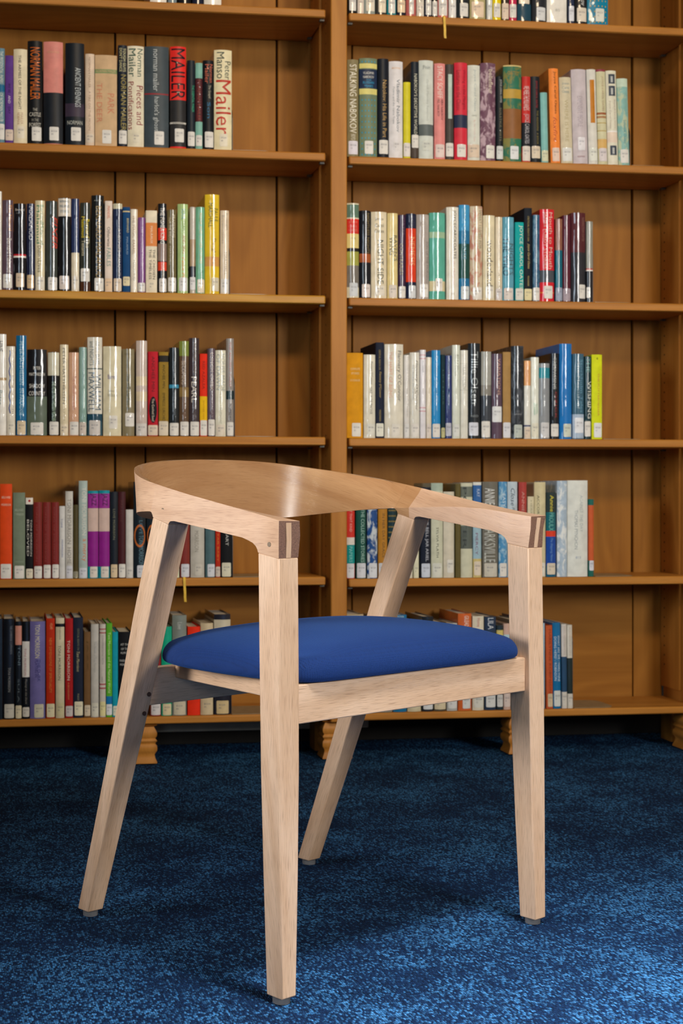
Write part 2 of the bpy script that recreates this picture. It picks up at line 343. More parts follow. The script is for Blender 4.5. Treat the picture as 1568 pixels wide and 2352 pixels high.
# ------------------------------------------------------------------ books
# every book: left and right edge and top of its spine in photo pixels, colour, description, printing
W='#efe9dc'; CR='#e6d9b8'; BK='#14161b'
ROWS=[
('L',0,[
(345,383,-215,W,'white spine showing only its foot',{}),
(386,406,-205,'#7d8d93','blue grey spine showing only its foot',{}),
(410,439,-210,BK,'black spine with wide white label',{}),
(442,467,-200,'#1c2136','dark blue spine cut by picture edge',{}),
(469,509,-225,W,'broad white spine ending the row',{}),
]),
('L',1,[
(-9,11,111,'#5f8594','teal grey spine with pale lettering and blue band',dict(b=[(195,211,'#0a648e')],t=[('THE PRESIDENTIAL PAPERS',118,192,.6,.45,'#d9dccf'),('OF NORMAN MAILER',214,280,.6,.45,'#d9dccf')],l=(0,.98,285,321))),
(12,31,128,'#5b3685','purple slim spine with a small white AND',dict(m=1,t=[('AND',220,238,.5,.3,'#d8c9d8'),('WHY ARE',192,214,.5,.3,'#20163a'),('DAY',246,262,.5,.3,'#20163a')],l=(.02,.98,298,323,'#d8c6b6'))),
(31,64,113,CR,'cream spine with black title about armies and night',dict(t=[('THE ARMIES OF THE NIGHT',127,252,.45,.2,'#23201c'),('NORMAN',259,286,.35,.2,'#b58a62'),('MAILER',259,286,.6,.2,'#c3a184')],l=(.25,.8,290,318,'#e6dcc6'))),
(62,98,94,'#121417','black tall spine with large orange capitals',dict(t=[('NORMAN MAILER',109,229,.5,.66,'#c8641c')],h=[('THE',252,6,'#b9b5a8',.3),('CASTLE',263,9,'#c9c5b8',.78),('IN THE',276,6,'#9b988c',.45),('FOREST',287,9,'#c9c5b8',.78)],l=(.28,.92,292,324))),
(100,145,96,'#d5857a','salmon pink spine with dark lower half',dict(b=[(213,330,'#161b22')],h=[('NORMAN MAILER',120,5,'#d9a988',.6),('',130,5,'#fff',.5)],l=(.3,.78,292,323))),
(150,194,99,'#141b23','dark blue black spine with pale title running down',dict(b=[(238,268,'#3a3040')],t=[('ANCIENT EVENINGS',156,246,.66,.3,'#b7c0c2')],h=[('NORMAN',282,9,'#b7b9b0',.8)],l=(.3,.82,293,324))),
(196,217,124,'#dcc6ae','thin pinkish beige spine with faint brown title',dict(t=[('NORMAN MAILER   A FIRE ON THE MOON',132,300,.45,.24,'#a1836c')],l=(.05,.95,308,328,'#d8cbb8'))),
(218,269,127,'#c9a982','broad tan spine with red title and green marks',dict(m=1,b=[(159.5,169,'#7f9463')],t=[('THE DEER',192,282,.2,.24,'#c98263'),('PARK',215,262,.72,.3,'#c98263')],h=[('NORMAN MAILER',164,6,'#c9a982',.9)],l=(.33,.74,299,330))),
(271,292,104,'#1a2330','dark navy spine with cream and gold double title',dict(t=[('TOUGH GUYS',111,165,.72,.3,'#d6cf9c'),("DON'T DANCE",111,165,.3,.3,'#d6cf9c'),('NORMAN MAILER',172,300,.6,.6,'#9b8c4d')],l=(.1,.98,300,331))),
(293,331,106,'#e2dac0','cream spine with green and dark red serif lettering',dict(t=[('Norman',112,176,.76,.34,'#2d5547'),('Mailer',112,177,.28,.42,'#2d5547'),('Pieces and',197,287,.74,.4,'#8c2b30'),('Pontifications',188,298,.2,.32,'#8c2b30')],l=(.3,.75,306,328,'#ded6bf'))),
(332,388,107,'#3c474d','wide slate grey spine with thin red rule',dict(b=[(214.5,218,'#8a2a30')],t=[('norman mailer',114,210,.47,.24,'#b9c0bf'),("harlot's ghost",223,302,.47,.26,'#b9c0bf')],l=(.4,.8,302,333))),
(391,428,107,'#dc2c26','scarlet spine with huge black capitals',dict(b=[(230,337,'#2b2b2c'),(281,285,'#c9c6bd')],t=[('MAILER',112,229,.5,.86,'#16181d')],h=[('A BIOGRAPHY',283,2.5,'#444',.7)],l=(.28,.86,296,327))),
(430,448,139,'#18222b','thin black spine with small green title',dict(t=[('THE ESSENTIAL MAILER',196,258,.75,.3,'#3fae86')],l=(.08,.98,303,336))),
(449,467,145,'#7fb3a4','teal spine with maroon central panel',dict(b=[(180,280,'#4b2228')],t=[('NORMAN MAILER',184,278,.5,.5,'#8a3a30')],l=(.05,.95,311,336))),
(464,491,139,'#12171c','black spine with salmon name at the top',dict(t=[('Norman',148,190,.76,.3,'#c96a52'),('Mailer',148,192,.36,.34,'#c96a52'),('The Gospel',196,226,.6,.3,'#b9b39e'),('Son',235,272,.55,.3,'#1b6b96')],l=(.18,.98,303,339))),
(492,533,115,'#e4d9b2','cream spine with giant brick red capital title',dict(t=[('Peter',141,183,.76,.34,'#39463f'),('Manso',120,181,.35,.42,'#39463f'),('Mailer',184,311,.52,.86,'#bd3a2b')],l=(.3,.75,308,337,'#e4dcc6'))),
]),
('L',2,[
(-10,4,440,'#e6e4da','pale spine cut by the left picture edge',{}),
(5,30,460,'#5d4a55','plum grey spine with orange and white title',dict(t=[('The Natural',470,530,.75,.26,'#d9912d'),('Bernard Malamud',548,626,.65,.42,'#d5ccc2')],l=(.08,.92,630,662))),
(31,60,468,'#15131a','black spine crossed by red and white rule',dict(b=[(584,588,'#c2202c'),(588,592,'#ece5dc')],h=[('Bernard',482,5,'#c9c4ba',.7),('MALAMUD',490,3,'#77736b',.6)],l=(.2,.85,628,660,'#d8c3a9'))),
(61,80,468,'#1c2340','navy spine with whitish name and beige label',dict(t=[('MALAMUD',475,552,.5,.42,'#c8c8d0'),('rembrandt',556,590,.4,.25,'#8890a8')],l=(.05,.9,632,663,'#d9bd94'))),
(81,103,461,'#ddd2ae','cream spine with green and olive lettering',dict(t=[('Bernard',471,512,.7,.34,'#20835d'),('Malamud',514,562,.7,.34,'#20835d'),('Dubin’s',565,597,.45,.4,'#4d4325'),('Lives',599,626,.45,.4,'#4d4325'),('Malamud',472,560,.28,.3,'#20835d')],l=(.04,.96,636,667,'#e2dccb'))),
(105,132,462,'#3b413c','grey green spine with slanted red capitals',dict(t=[('FIXER',497,571,.78,.42,'#d7402f',1)],l=(.2,.98,637,668))),
(134,163,455,'#101216','black picture spine with pale printed head',dict(b=[(456,497,'#dcd3c4')],h=[('BERNARD',463,5,'#2f5f77',.75),('MALAMUD',474,6,'#2f5f77',.78),('STORIES',486,6,'#2f5f77',.7)],l=(.08,.86,634,665,'#d9cfc8'))),
(164,182,457,'#26345c','navy spine with cream lower half',dict(b=[(581,670,'#dcd2b8')],t=[('PICTURES OF FIDELMAN',500,546,.7,.3,'#8a90a8')],l=(.02,.98,634,665,'#e0d8c6'))),
(184,208,466,'#32362e','dark olive spine with yellow name',dict(b=[(648,668,'#4a2a18')],t=[('Bernard',504,546,.72,.36,'#e3cd2d'),('Malamud',498,546,.28,.3,'#e3cd2d'),('The',548,570,.72,.32,'#d7cfae'),('Tenants',552,588,.3,.3,'#d7cfae')],l=(.06,.92,617,647))),
(210,239,449,'#17191a','tall black spine with gold capitals',dict(t=[('BERNARD MALAMUD',474,640,.56,.44,'#9c8046'),],h=[('A LIFE',461,3,'#aaa89a',.6)],l=(.24,.98,639,671))),
(241,258,462,'#e2d3c6','pinkish white spine with orange and black words',dict(m=1,t=[('MANDEL',474,503,.5,.36,'#c75a2a'),('Otherwise',522,567,.5,.42,'#2a2522'),('FABLES',570,612,.5,.55,'#5f8a83')],l=(.0,.98,640,673,'#e4c8a8'))),
(260,281,468,'#1d2a4a','dark blue spine edged with cream at the top',dict(b=[(468,480,'#c9c4a8')],t=[('A NEW LIFE  MALAMUD',525,635,.66,.3,'#a8a6a0')],l=(.05,.92,640,672,'#dccbb4'))),
(282,299,476,'#0d4272','plain royal blue cloth spine with gold rule',dict(m=1,b=[(485,487.5,'#d8c48a')],t=[('BERNARD',502,535,.68,.28,'#c9c08a'),('MALAMUD',545,585,.6,.24,'#8fa6b8')],l=(.03,.97,636,657,'#ded3ae'))),
(300,316,481,'#e2d8c4','ivory spine with faint brown title',dict(t=[('THE MAGIC BARREL',495,585,.45,.4,'#9b7a52'),('MALAMUD',598,645,.5,.26,'#8a8a78')],l=0)),
(317,334,500,'#7d4a84','short violet spine',dict(t=[('The Complete Stories',520,612,.5,.3,'#b59ab8')],l=(.0,.96,650,674))),
(335,361,484,'#e6dbc2','cream spine with orange block and blocky black words',dict(m=1,b=[(512,566,'#de8a4c')],t=[('THE CHOSEN',573,642,.72,.22,'#33302c'),('THE TIMELESS',573,642,.38,.22,'#33302c'),('MALRAUX',520,560,.5,.2,'#efdcc4')],l=(.25,.75,646,668,'#e2d8c0'))),
(363,383,468,'#14161c','black spine with red shapes and white capitals',dict(b=[(524,552,'#d8341f'),(560,600,'#8f7a70'),(602,622,'#d8452b')],t=[('THE FISHER KING',477,560,.5,.5,'#e2dcd0'),('MARSHALL',605,640,.6,.3,'#d8d2c0')],l=(.12,.98,640,671,'#d8d3cc'))),
(384,405,482,'#6e6240','olive brown spine with cream double title',dict(t=[('PRAISESONG',494,546,.72,.26,'#dacfb0'),('FOR THE WIDOW',501,560,.3,.26,'#dacfb0'),('MARSHALL',566,610,.3,.22,'#b8aa85')],l=(.1,.98,638,670))),
(408,432,469,'#aac583','light green spine with blue and red title',dict(t=[('SOUL',480,505,.55,.34,'#2f7a9a'),('CLAPS',508,532,.6,.3,'#7da05a'),('AND SING',541,583,.6,.28,'#a3331f'),('Paule M',592,637,.55,.28,'#d8703a')],l=(.12,.95,638,669,'#d9d9d6'))),
(436,450,476,'#b9b2a4','narrow silvery spine with dark foot',dict(b=[(550,612,'#a58c6c'),(612,637,'#2a2a30')],l=(.02,.98,637,666,'#e2e2e2'))),
(449,470,476,'#6fae8c','sea green spine with faint gold title',dict(t=[('REENA AND OTHER STORIES',490,606,.55,.3,'#b3a06a'),('Marshall',622,640,.7,.3,'#2f5a48')],l=(.15,.98,642,674,'#e2d8c2'))),
(471,504,447,'#e0bd2c','tall yellow spine with dark green title',dict(b=[(590,612,'#d29a50')],t=[('PAULE',479,509,.76,.3,'#39502f'),('MARSHALL',467,523,.38,.3,'#39502f'),('Daughters',548,606,.6,.32,'#5b3a2c')],l=(.45,.98,638,669,'#d8d0b8'))),
(506,526,484,'#dccbb0','short beige spine with grey surname',dict(t=[('Browngirl,',490,530,.75,.3,'#a2937c'),('Brownstones',495,560,.3,.3,'#a2937c'),('MARSHALL',580,632,.6,.32,'#9a917e')],l=(.05,.98,641,673))),
]),
('L',3,[
(-6,15,768,'#ece8de','white spine with black bars near the top',dict(b=[(868,874,'#b79a6c')],t=[('HINE',784,808,.3,.7,'#1c1c1c'),('Peter',897,930,.3,.5,'#6e8a86')],l=0)),
(15,35,796,'#e2dac8','ivory spine with wavy blue line',dict(wave='#2a4a9a',t=[('THE WIND BIRDS OF NORTH',803,952,.72,.22,'#9a9480')],l=(.1,.9,968,998,'#e0dac8'))),
(37,61,771,'#0a6796','bright blue spine with pale spaced capitals',dict(t=[('PETER MATTHIESSEN',785,884,.5,.36,'#9cc3cf'),('IN PARADISE',893,955,.5,.36,'#9cc3cf')],l=(.1,.92,967,1001,'#dcc9a8'))),
(62,108,803,'#141418','wide black spine with white words over grey green',dict(b=[(911,1003,'#5d6a5a')],h=[('PETER',846,7,'#e0ddd4',.36),('MATTHIESSEN',860,7,'#e0ddd4',.78),('SHADOW',887,9.5,'#e0ddd4',.78),('COUNTRY',904,9.5,'#e0ddd4',.82)],l=(.18,.82,971,999))),
(110,136,809,'#0e1012','black spine with mottled cream head',dict(b=[(810,863,'#cfcbb4')],t=[('THE PETER MATTHIESSEN READER',876,968,.52,.32,'#a9c4a8')],l=(.14,.95,969,1001))),
(138,157,792,'#ddd0b0','cream slim spine with spaced black name',dict(t=[('PETER MATTHIESSEN',800,928,.45,.3,'#3e3a33'),('LMN',940,966,.5,.2,'#b0a486')],l=(.02,.98,975,1001,'#e3d6bc'))),
(158,181,810,'#cfa384','salmon beige spine with faint red title',dict(t=[('The Cloud',864,900,.55,.34,'#b47866'),('Forest',902,942,.55,.34,'#b47866')],l=(.1,.98,969,1003))),
(182,199,798,'#86a69c','pale teal spine with a grey label',dict(t=[('PETER MATTHIESSEN',802,880,.6,.2,'#5d8a90')],l=(.02,.95,970,1003,'#d0c4b8'))),
(201,235,775,'#dad6c8','tall white spine with navy lettering and foot band',dict(b=[(846,848.5,'#41595a'),(951,968,'#1c4456'),(968,1004,'#3a5a66')],t=[('All the DAYS',784,838,.68,.26,'#5d7078'),('and NIGHTS',784,840,.28,.28,'#5d7078'),('WILLIAM',860,942,.72,.4,'#37566a'),('MAXWELL',856,946,.27,.42,'#37566a')],l=(.12,.86,966,1003,'#cfcac4'))),
(237,279,796,'#d9d1b2','broad cream spine with a small coloured word',dict(h=[('Barrett',866,10,'#5b4a8a',.5),('James C',899,8,'#8f8a72',.5),('Wilson',908,8,'#8f8a72',.55)],l=(.32,.78,955,985,'#dedad0'))),
(281,309,802,'#867c5f','taupe spine with dark handwritten title',dict(t=[('Time Will',860,895,.5,.3,'#4a5a55',1),('Darken It',897,942,.5,.3,'#4a5a55',1),('Maxwell',822,846,.45,.2,'#5b5a4a')],h=[('MAXWELL',814,4,'#5b5240',.6)],l=(.24,.98,949,980))),
(313,338,783,'#c9b9ae','pinkish grey spine with pale panels',dict(b=[(865,886,'#d9c8a8'),(900,922,'#d9c8a8')],l=(.0,.98,973,1003,'#d4cfc8'))),
(340,363,808,'#b81c2b','red spine with black oval title',dict(m=1,oval=(911,972,'#16121a'),t=[('ANCHEE MIN',819,900,.5,.32,'#5d1a22'),('The Cooked Seed',916,968,.5,.24,'#d8cdb8')],l=(.0,.98,977,1003,'#d6c7b2'))),
(365,387,809,'#957729','old gold spine with flower square',dict(m=1,b=[(817,832,'#262422')],t=[('ANCHEE MIN',838,892,.5,.28,'#3a2f16'),('EMPRESS ORCHID',903,968,.5,.28,'#3a2f16')],l=(.0,.98,968,1004,'#d8cdb8'))),
(389,411,799,'#1b2226','black glossy spine with one blue spot',dict(b=[(884,892,'#3a8db0')],t=[('ANCHEE MIN',830,868,.5,.2,'#77828a'),('WILD GINGER',902,955,.5,.2,'#77828a')],l=(.05,.98,972,1003))),
(412,434,784,'#5c4632','brown spine with olive green head',dict(b=[(784,818,'#7d8a3c'),(890,912,'#8a7040')],t=[('BECOMING',830,883,.4,.42,'#b5a088'),('MADAME MAO',916,962,.5,.28,'#8a6a58')],l=(.1,.98,969,1002))),
(435,458,777,'#3b3034','tall plum black spine with white serif capitals',dict(t=[('PEARL',866,925,.45,.5,'#d6d0c6'),('ANCHEE MIN',786,856,.5,.34,'#77685f'),('OF CHINA',930,965,.45,.34,'#6a5c58')],l=(.1,.98,969,1002))),
(459,476,813,'#dc2c12','fiery red short spine with yellow panel',dict(m=1,b=[(911,966,'#e3b514')],t=[('RED AZALEA',830,894,.5,.34,'#8a1a10'),('ANCHEE MIN',920,962,.5,.2,'#a8760c')],l=(.05,.98,966,1003))),
(477,494,801,'#5a4c56','mauve spine with white slanted capitals',dict(t=[('LUNCH CREEK',811,898,.55,.4,'#cfc4bc'),('MOMADAY',905,960,.6,.26,'#9a8c90')],l=(.08,.98,964,1001))),
(495,519,805,'#e0ddc8','white spine with outlined grey capitals',dict(t=[('HOUSE MADE',813,900,.72,.36,'#97a09a'),('OF DAWN',814,896,.25,.36,'#97a09a'),('N. SCOTT MOMADAY',902,974,.5,.2,'#a5a594')],l=(.1,.9,976,1001,'#dcd2c0'))),
(520,537,778,'#8f8984','tall grey spine with dark block at mid height',dict(b=[(898,918,'#24373c')],t=[('THE ANCIENT CHILD',786,890,.5,.28,'#a3504c'),('MOMADAY',928,966,.5,.3,'#46424e')],l=(.08,.98,970,1001))),
]),
('L',4,[
(0,28,1112,'#d64512','bright orange cloth spine',dict(m=1,h=[('BELOVED',1143,5,'#d8c4ae',.72),('MORRISON',1160,5,'#d8c4ae',.78)],l=(.05,.92,1296,1333))),
(30,58,1132,'#717d69','sage green spine with pale small capitals',dict(m=1,h=[('BELOVED',1172,5,'#a9b3a0',.7),('T. MORRISON',1182,5,'#a9b3a0',.72),('VINTAGE',1291,3.5,'#93a08c',.75)],l=(.12,.92,1300,1331))),
(59,76,1144,'#0f0f13','black spine with white head and red dot',dict(m=1,b=[(1144,1159,'#dcd4c8')],dot=(1151,'#a3222a'),t=[('BELOVED',1194,1278,.3,.28,'#c9c4ba'),('TONI MORRISON',1194,1278,.74,.22,'#c9c4ba')],l=(.06,.98,1307,1332,'#ddd3bb'))),
(77,97,1154,'#7a2522','brick red matching spine, left of three',dict(t=[('SONG OF SOLOMON',1164,1290,.35,.2,'#8a4a42')],l=(.08,.98,1301,1332))),
(98,117,1154,'#7a2522','brick red matching spine, middle of three',dict(t=[('SONG OF SOLOMON',1164,1290,.35,.2,'#8a4a42')],l=(.12,.98,1298,1333))),
(118,136,1154,'#7a2522','brick red matching spine, right of three',dict(t=[('SONG OF SOLOMON',1164,1290,.35,.2,'#8a4a42')],l=(.12,.98,1297,1333))),
(136,150,1163,'#d3d2ce','short white spine with blue words',dict(t=[('TONI',1192,1212,.4,.3,'#5a6a9a'),('MORRISON',1240,1280,.5,.3,'#5a6a9a')],l=0)),
(150,168,1129,'#c6c3ba','tall grey white spine with large grey capitals',dict(t=[('TONI MORRISON',1146,1250,.5,.5,'#8a857c'),('HOME',1258,1296,.5,.5,'#8a857c')],l=(.1,.95,1300,1332,'#cfd0d6'))),
(168,180,1160,'#4d4426','thin olive glossy spine',dict(l=(.0,.95,1313,1333,'#9a957c'))),
(181,201,1105,'#a9b9b4','tallest pale aqua spine with orange script',dict(t=[('TONI MORRISON',1120,1230,.6,.5,'#d5d2c6'),('a mercy',1238,1290,.55,.5,'#d0793c')],l=(.05,.95,1305,1333,'#d0d2d8'))),
(202,226,1128,'#0f8e9e','magenta spine bordered teal, left of the pair',dict(b=[(1134,1168,'#95308f'),(1168,1221,'#cdb3a8'),(1221,1302,'#8a1f85')],t=[('JAZZ',1134,1162,.5,.6,'#2a1430')],l=(.2,.92,1302,1331,'#d8d0c4'))),
(227,252,1127,'#0f8e9e','magenta spine bordered teal, right of the pair',dict(b=[(1134,1168,'#95308f'),(1168,1221,'#cdb3a8'),(1221,1302,'#8a1f85')],t=[('JAZZ',1134,1162,.5,.6,'#2a1430')],l=(.2,.92,1302,1331,'#d8d0c4'))),
(253,271,1130,'#17202a','black navy spine with beige label',dict(t=[('LOVE MORRISON',1170,1240,.5,.3,'#77785f')],l=(.1,.95,1297,1332,'#d8c3a0'))),
(271,289,1130,'#43191f','dark maroon spine',dict(t=[('PARADISE',1150,1200,.4,.3,'#5b3030')],l=(.1,.98,1296,1327))),
(289,306,1171,'#cfccc6','short silver white spine',dict(l=(.1,.9,1304,1330,'#d2cfc8'))),
(307,335,1107,'#15222b','dark teal spine with orange ring, beside chair leg',dict(ring=(1205,1258,'#b8642a'),t=[('TONI MORRISON',1230,1300,.62,.4,'#5d8290'),('LOVE',1196,1228,.6,.3,'#4a7080')],l=(.28,.98,1299,1331,'#cdd0d6'))),
(337,362,1107,'#15222b','dark teal ringed spine mostly behind chair leg',dict(ring=(1205,1258,'#b8642a'),l=(.28,.98,1299,1331,'#cdd0d6'))),
(364,386,1120,'#b9b29c','beige spine hidden behind chair leg',{}),
(388,412,1125,'#dfe0c0','pale green spine nearly hidden by chair leg',{}),
(414,436,1150,'#7d2f28','russet spine with hanging yellow ribbon marker',dict(rib=1,l=(.1,.95,1296,1328,'#d0d2da'))),
(438,470,1130,'#bdb9ae','wide pale grey spine under the chair arm',dict(t=[('MORRISON',1220,1268,.42,.3,'#8c877c')],l=(.3,.8,1296,1322,'#c6c2b6'))),
(472,494,1140,'#4d6a70','silvery teal spine under the chair arm',dict(l=(.2,.98,1296,1328,'#cfd4da'))),
(495,506,1150,'#b32a14','narrow red spine under the chair arm',dict(m=1,t=[('TAR BABY',1225,1290,.5,.3,'#c9802a')],l=(.02,.98,1302,1328,'#c9bfb2'))),
(507,533,1140,'#0e1014','black spine ending its row, white letters',dict(m=1,t=[('ART',1228,1254,.55,.25,'#b9b9b4')],l=(.1,.9,1293,1325,'#d4d2bc'))),
]),
('L',5,[
(-6,6,1422,'#1a2530','dark spine cut by the left picture edge',{}),
(7,33,1422,'#12151c','black glossy spine with grey small title',dict(t=[('THE CAMBRIDGE COMPANION',1438,1503,.72,.2,'#77797c'),('TONI MORRISON',1534,1590,.55,.22,'#8f8f8c')],l=(.12,.98,1618,1650,'#c9c5b8'))),
(35,50,1428,'#14181e','black slim spine with salmon head panel',dict(b=[(1438,1482,'#c98a78')],t=[('TONI',1485,1528,.6,.4,'#6a7a80'),('SULA',1560,1614,.5,.3,'#5a6468')],l=(.04,.98,1621,1651,'#d8cdae'))),
(51,68,1428,'#101216','black spine with white curved patch',dict(b=[(1474,1556,'#d6d3cc')],t=[('TONI MORRISON',1490,1552,.4,.3,'#a85a66'),('Playing in the Dark',1560,1618,.5,.3,'#8f8a80',1)],l=(.06,.98,1625,1647,'#cfcabe'))),
(69,104,1428,'#6f68a0','wide lavender spine with cream capitals',dict(t=[('TONI MORRISON',1435,1512,.48,.32,'#d2cba6'),('PLAYING IN',1516,1556,.42,.2,'#33306a'),('THE DARK',1516,1566,.58,.2,'#33306a')],l=(.28,.9,1618,1649,'#c9c5ae'))),
(106,126,1421,'#b32c0c','vermilion spine with tan title',dict(m=1,t=[('NEW DIMENSIONS OF SPIRITUALITY',1466,1592,.5,.3,'#c9803c'),('HOLLAND',1432,1446,.6,.3,'#d8a070')],l=(.06,.98,1617,1648,'#dad2ae'))),
(128,148,1420,'#cfc5a6','cream spine with black band near the top',dict(b=[(1433,1440.5,'#15151a')],t=[('Kubitschek',1442,1470,.5,.2,'#77705a'),('TONI MORRISON',1483,1563,.42,.32,'#3e3a30')],l=(.1,.92,1615,1646,'#cfc79e'))),
(150,168,1421,'#a31a1c','crimson spine with white capitals',dict(m=1,t=[('TONI MORRISON',1471,1563,.42,.34,'#d8cabc'),('A BIOGRAPHY',1568,1608,.4,.2,'#c98a58')],l=(.06,.98,1622,1646,'#c9c2c0'))),
(168,191,1419,'#1a2134','midnight blue spine with script name',dict(m=1,t=[('CRITICAL ESSAYS ON',1444,1494,.5,.2,'#77785f'),('Toni Morrison',1497,1543,.48,.3,'#b9ae86',1),('McKAY',1594,1610,.5,.2,'#8f8a70')],l=(.12,.98,1612,1644,'#ded8bc'))),
(193,208,1452,'#6e5030','short brown spine',dict(m=1,t=[('JAZZ',1470,1540,.5,.3,'#54401f')],l=(.08,.98,1620,1645,'#cdbfa6'))),
(209,227,1434,'#b9b5ac','silver spine with grey faint title',dict(t=[('The Novels of Toni Morrison',1474,1545,.5,.3,'#98968f')],l=(.05,.95,1615,1646,'#d2cfbe'))),
(229,243,1434,'#c2bbb0','off white spine with two red marks',dict(b=[(1444.5,1447,'#a33a44'),(1453,1455.5,'#a33a44'),(1571,1574,'#a33a44'),(1580,1583,'#a33a44')],t=[('CONVERSATIONS WITH',1460,1526,.5,.3,'#77706a'),('MORRISON',1555,1568,.4,.2,'#77706a')],l=(.05,.98,1612,1645,'#dcd49c'))),
(244,258,1432,'#55a329','vivid green spine with blue foot',dict(m=1,b=[(1600,1618,'#0f6fa8')],t=[('Toni Morrison and the Natural World',1453,1592,.5,.42,'#c9d8a0')],l=(.0,.98,1618,1643,'#d6d8da'))),
(258,271,1452,'#0c93a8','plain turquoise spine',dict(m=1,l=(.1,.98,1622,1644,'#d6d6c0'))),
(272,302,1452,'#0e0f12','broad black spine with tiny white lines of text',dict(m=1,h=[('AT THE',1481,5,'#b9b9b4',.7),('OF THE',1491,5,'#b9b9b4',.6),('ALMOST',1500,5,'#b9b9b4',.7),('FAREWELL',1518,5,'#b9b9b4',.8),('MORRISON',1527,5,'#b9b9b4',.75)],l=0)),
(346,370,1455,'#8c2a28','dark red spine low behind the chair leg',dict(l=(.05,.95,1617,1643,'#cfcac8'))),
(371,395,1440,'#129c78','emerald spine between chair leg and cushion',dict(l=(.12,.95,1617,1645,'#d2c49e'))),
(396,429,1414,'#7b827a','tall grey spine rising above the cushion',dict(t=[('Love',1430,1446,.5,.3,'#b9bdb4')],l=(.1,.92,1612,1645,'#c6bda4'))),
(431,460,1440,'#dc2e10','orange red spine behind the cushion',dict(m=1,l=0)),
(461,490,1432,'#c9b795','beige spine with dark sides behind the cushion',dict(l=(.1,.95,1606,1641,'#cdbb98'))),
(492,530,1412,'#23232e','dark violet spine beside brown bookend',dict(b=[(1424,1450,'#c9c0a8')],l=(.14,.88,1610,1640,'#cfb98c'))),
]),
('R',0,[
(800,819,-200,'#15181c','dark spine nearest the post, showing its foot',dict(l=(.12,.95,-8,25))),
(821,836,-190,'#e0d6c8','pinkish white spine foot beside the dark one',dict(l=(.1,.95,-6,28,'#e6d8c8'))),
(837,862,-205,'#9aa39c','grey green spine foot with cream label',dict(l=(.15,.95,-8,26,'#e2d9c6'))),
(864,888,-200,'#3a3a36','charcoal spine foot with cream label',dict(l=(.22,.95,-6,29,'#e6dac2'))),
(889,910,-195,'#0f7f86','teal spine foot with white label',dict(l=(.15,.9,-4,31))),
(911,932,-200,'#1c2233','navy spine foot with beige label',dict(l=(.1,.95,0,29,'#e8cfac'))),
(933,956,-190,'#b8625c','dusty red speckled spine foot',dict(l=(.28,.75,-4,33))),
(957,974,-205,'#e2dac8','cream spine foot with grey print',dict(h=[('OATES',2,4,'#77797c',.5)],l=(.05,.95,8,36,'#e2d9ca'))),
(976,992,-195,'#1b2440','dark navy spine foot with pale label',dict(l=(.1,.95,0,35))),
(992,1005,-190,'#16181c','black narrow spine foot with yellow edge',dict(l=(.05,.95,3,37))),
(1006,1029,-205,'#cf6a64','coral spine foot with yellow ribbon hanging below',dict(rib=1,l=(.08,.92,-1,36))),
(1031,1048,-200,'#e6e2d8','white spine foot right of the ribbon',dict(l=(.05,.95,4,38,'#e8e6e2'))),
(1049,1078,-210,'#24292c','black spine foot with small white label',dict(l=(.25,.92,7,38))),
(1080,1116,-195,'#b3a878','khaki spine foot with large beige label',dict(l=(.1,.88,4,40,'#e6cfb4'))),
(1118,1131,-200,'#cdd2cc','thin grey white spine foot',dict(l=(.15,.95,2,42,'#dfe2df'))),
(1132,1151,-205,'#e8cc10','lemon yellow spine foot',dict(l=(.1,.92,8,40))),
(1152,1169,-190,'#3a332a','dark brown spine foot with pinkish label',dict(l=(.05,.98,8,44,'#e2cfba'))),
(1170,1187,-195,'#c02c52','crimson pink spine foot',dict(l=(.05,.95,10,41))),
(1189,1221,-210,'#2a2c2c','black spine foot with label above teal band',dict(b=[(9,47,'#24485a')],l=(.1,.85,-25,9,'#e2d6c2'))),
(1223,1255,-200,'#272b30','graphite spine foot with square label',dict(l=(.28,.95,17,47,'#d9dcdc'))),
(1257,1303,-215,'#e9e5da','very broad white spine foot',dict(h=[('813',24,6,'#a8a89c',.2)],l=0)),
(1305,1319,-195,'#2a3550','navy silver narrow spine foot',dict(l=(.1,.98,14,49,'#dfe2e8'))),
(1321,1349,-200,'#1f2022','black spine foot with white script strokes',dict(t=[('Nabokov',-40,14,.65,.4,'#d9d9d6',1)],l=(.15,.95,18,50,'#e2d8c6'))),
(1350,1398,-190,'#0f7fa0','turquoise spine foot patterned with gold',dict(dots='#c9a53c',l=(.36,.78,20,50,'#dfe0d2'))),
]),
('R',1,[
(798,824,137,'#857a57','olive brown spine with tall white capitals',dict(t=[('STALKING NABOKOV',148,306,.5,.62,'#e9e4d2'),('BOYD',309,322,.5,.4,'#cfc9b4')],l=(.1,.92,324,355,'#dcd8e0'))),
(826,867,134,'#6f7f64','green spine dotted blue with yellow label bands',dict(b=[(146,157,'#d8cf7c'),(159,203,'#22304a'),(204,217,'#d8cf7c')],dots='#1f9ac0',h=[('VLADIMIR',168,6,'#d8d8d0',.62),('NABOKOV',177,6,'#d8d8d0',.62),('THE',184,3,'#2f9ac8',.3),('RUSSIAN',190,6,'#2f9ac8',.62),('YEARS',198,6,'#2f9ac8',.5)],l=(.28,.76,324,354))),
(868,893,135,'#161c26','black navy spine with tan handwritten title',dict(t=[('Nabokov: His Life in Part',184,316,.62,.38,'#b9975c')],l=(.12,.95,322,354))),
(894,926,141,'#dedbdc','white spine with thin grey title',dict(h=[('BOYD',157,4,'#dca45a',.6)],t=[('Vladimir Nabokov',182,304,.64,.24,'#66727c'),('Poems and the Game Trees',200,285,.32,.14,'#8f979c')],l=(.3,.75,326,345,'#dcd9d8'))),
(927,943,189,'#d3c92c','short lemon spine',dict(l=(.0,.98,329,360,'#e0dad4'))),
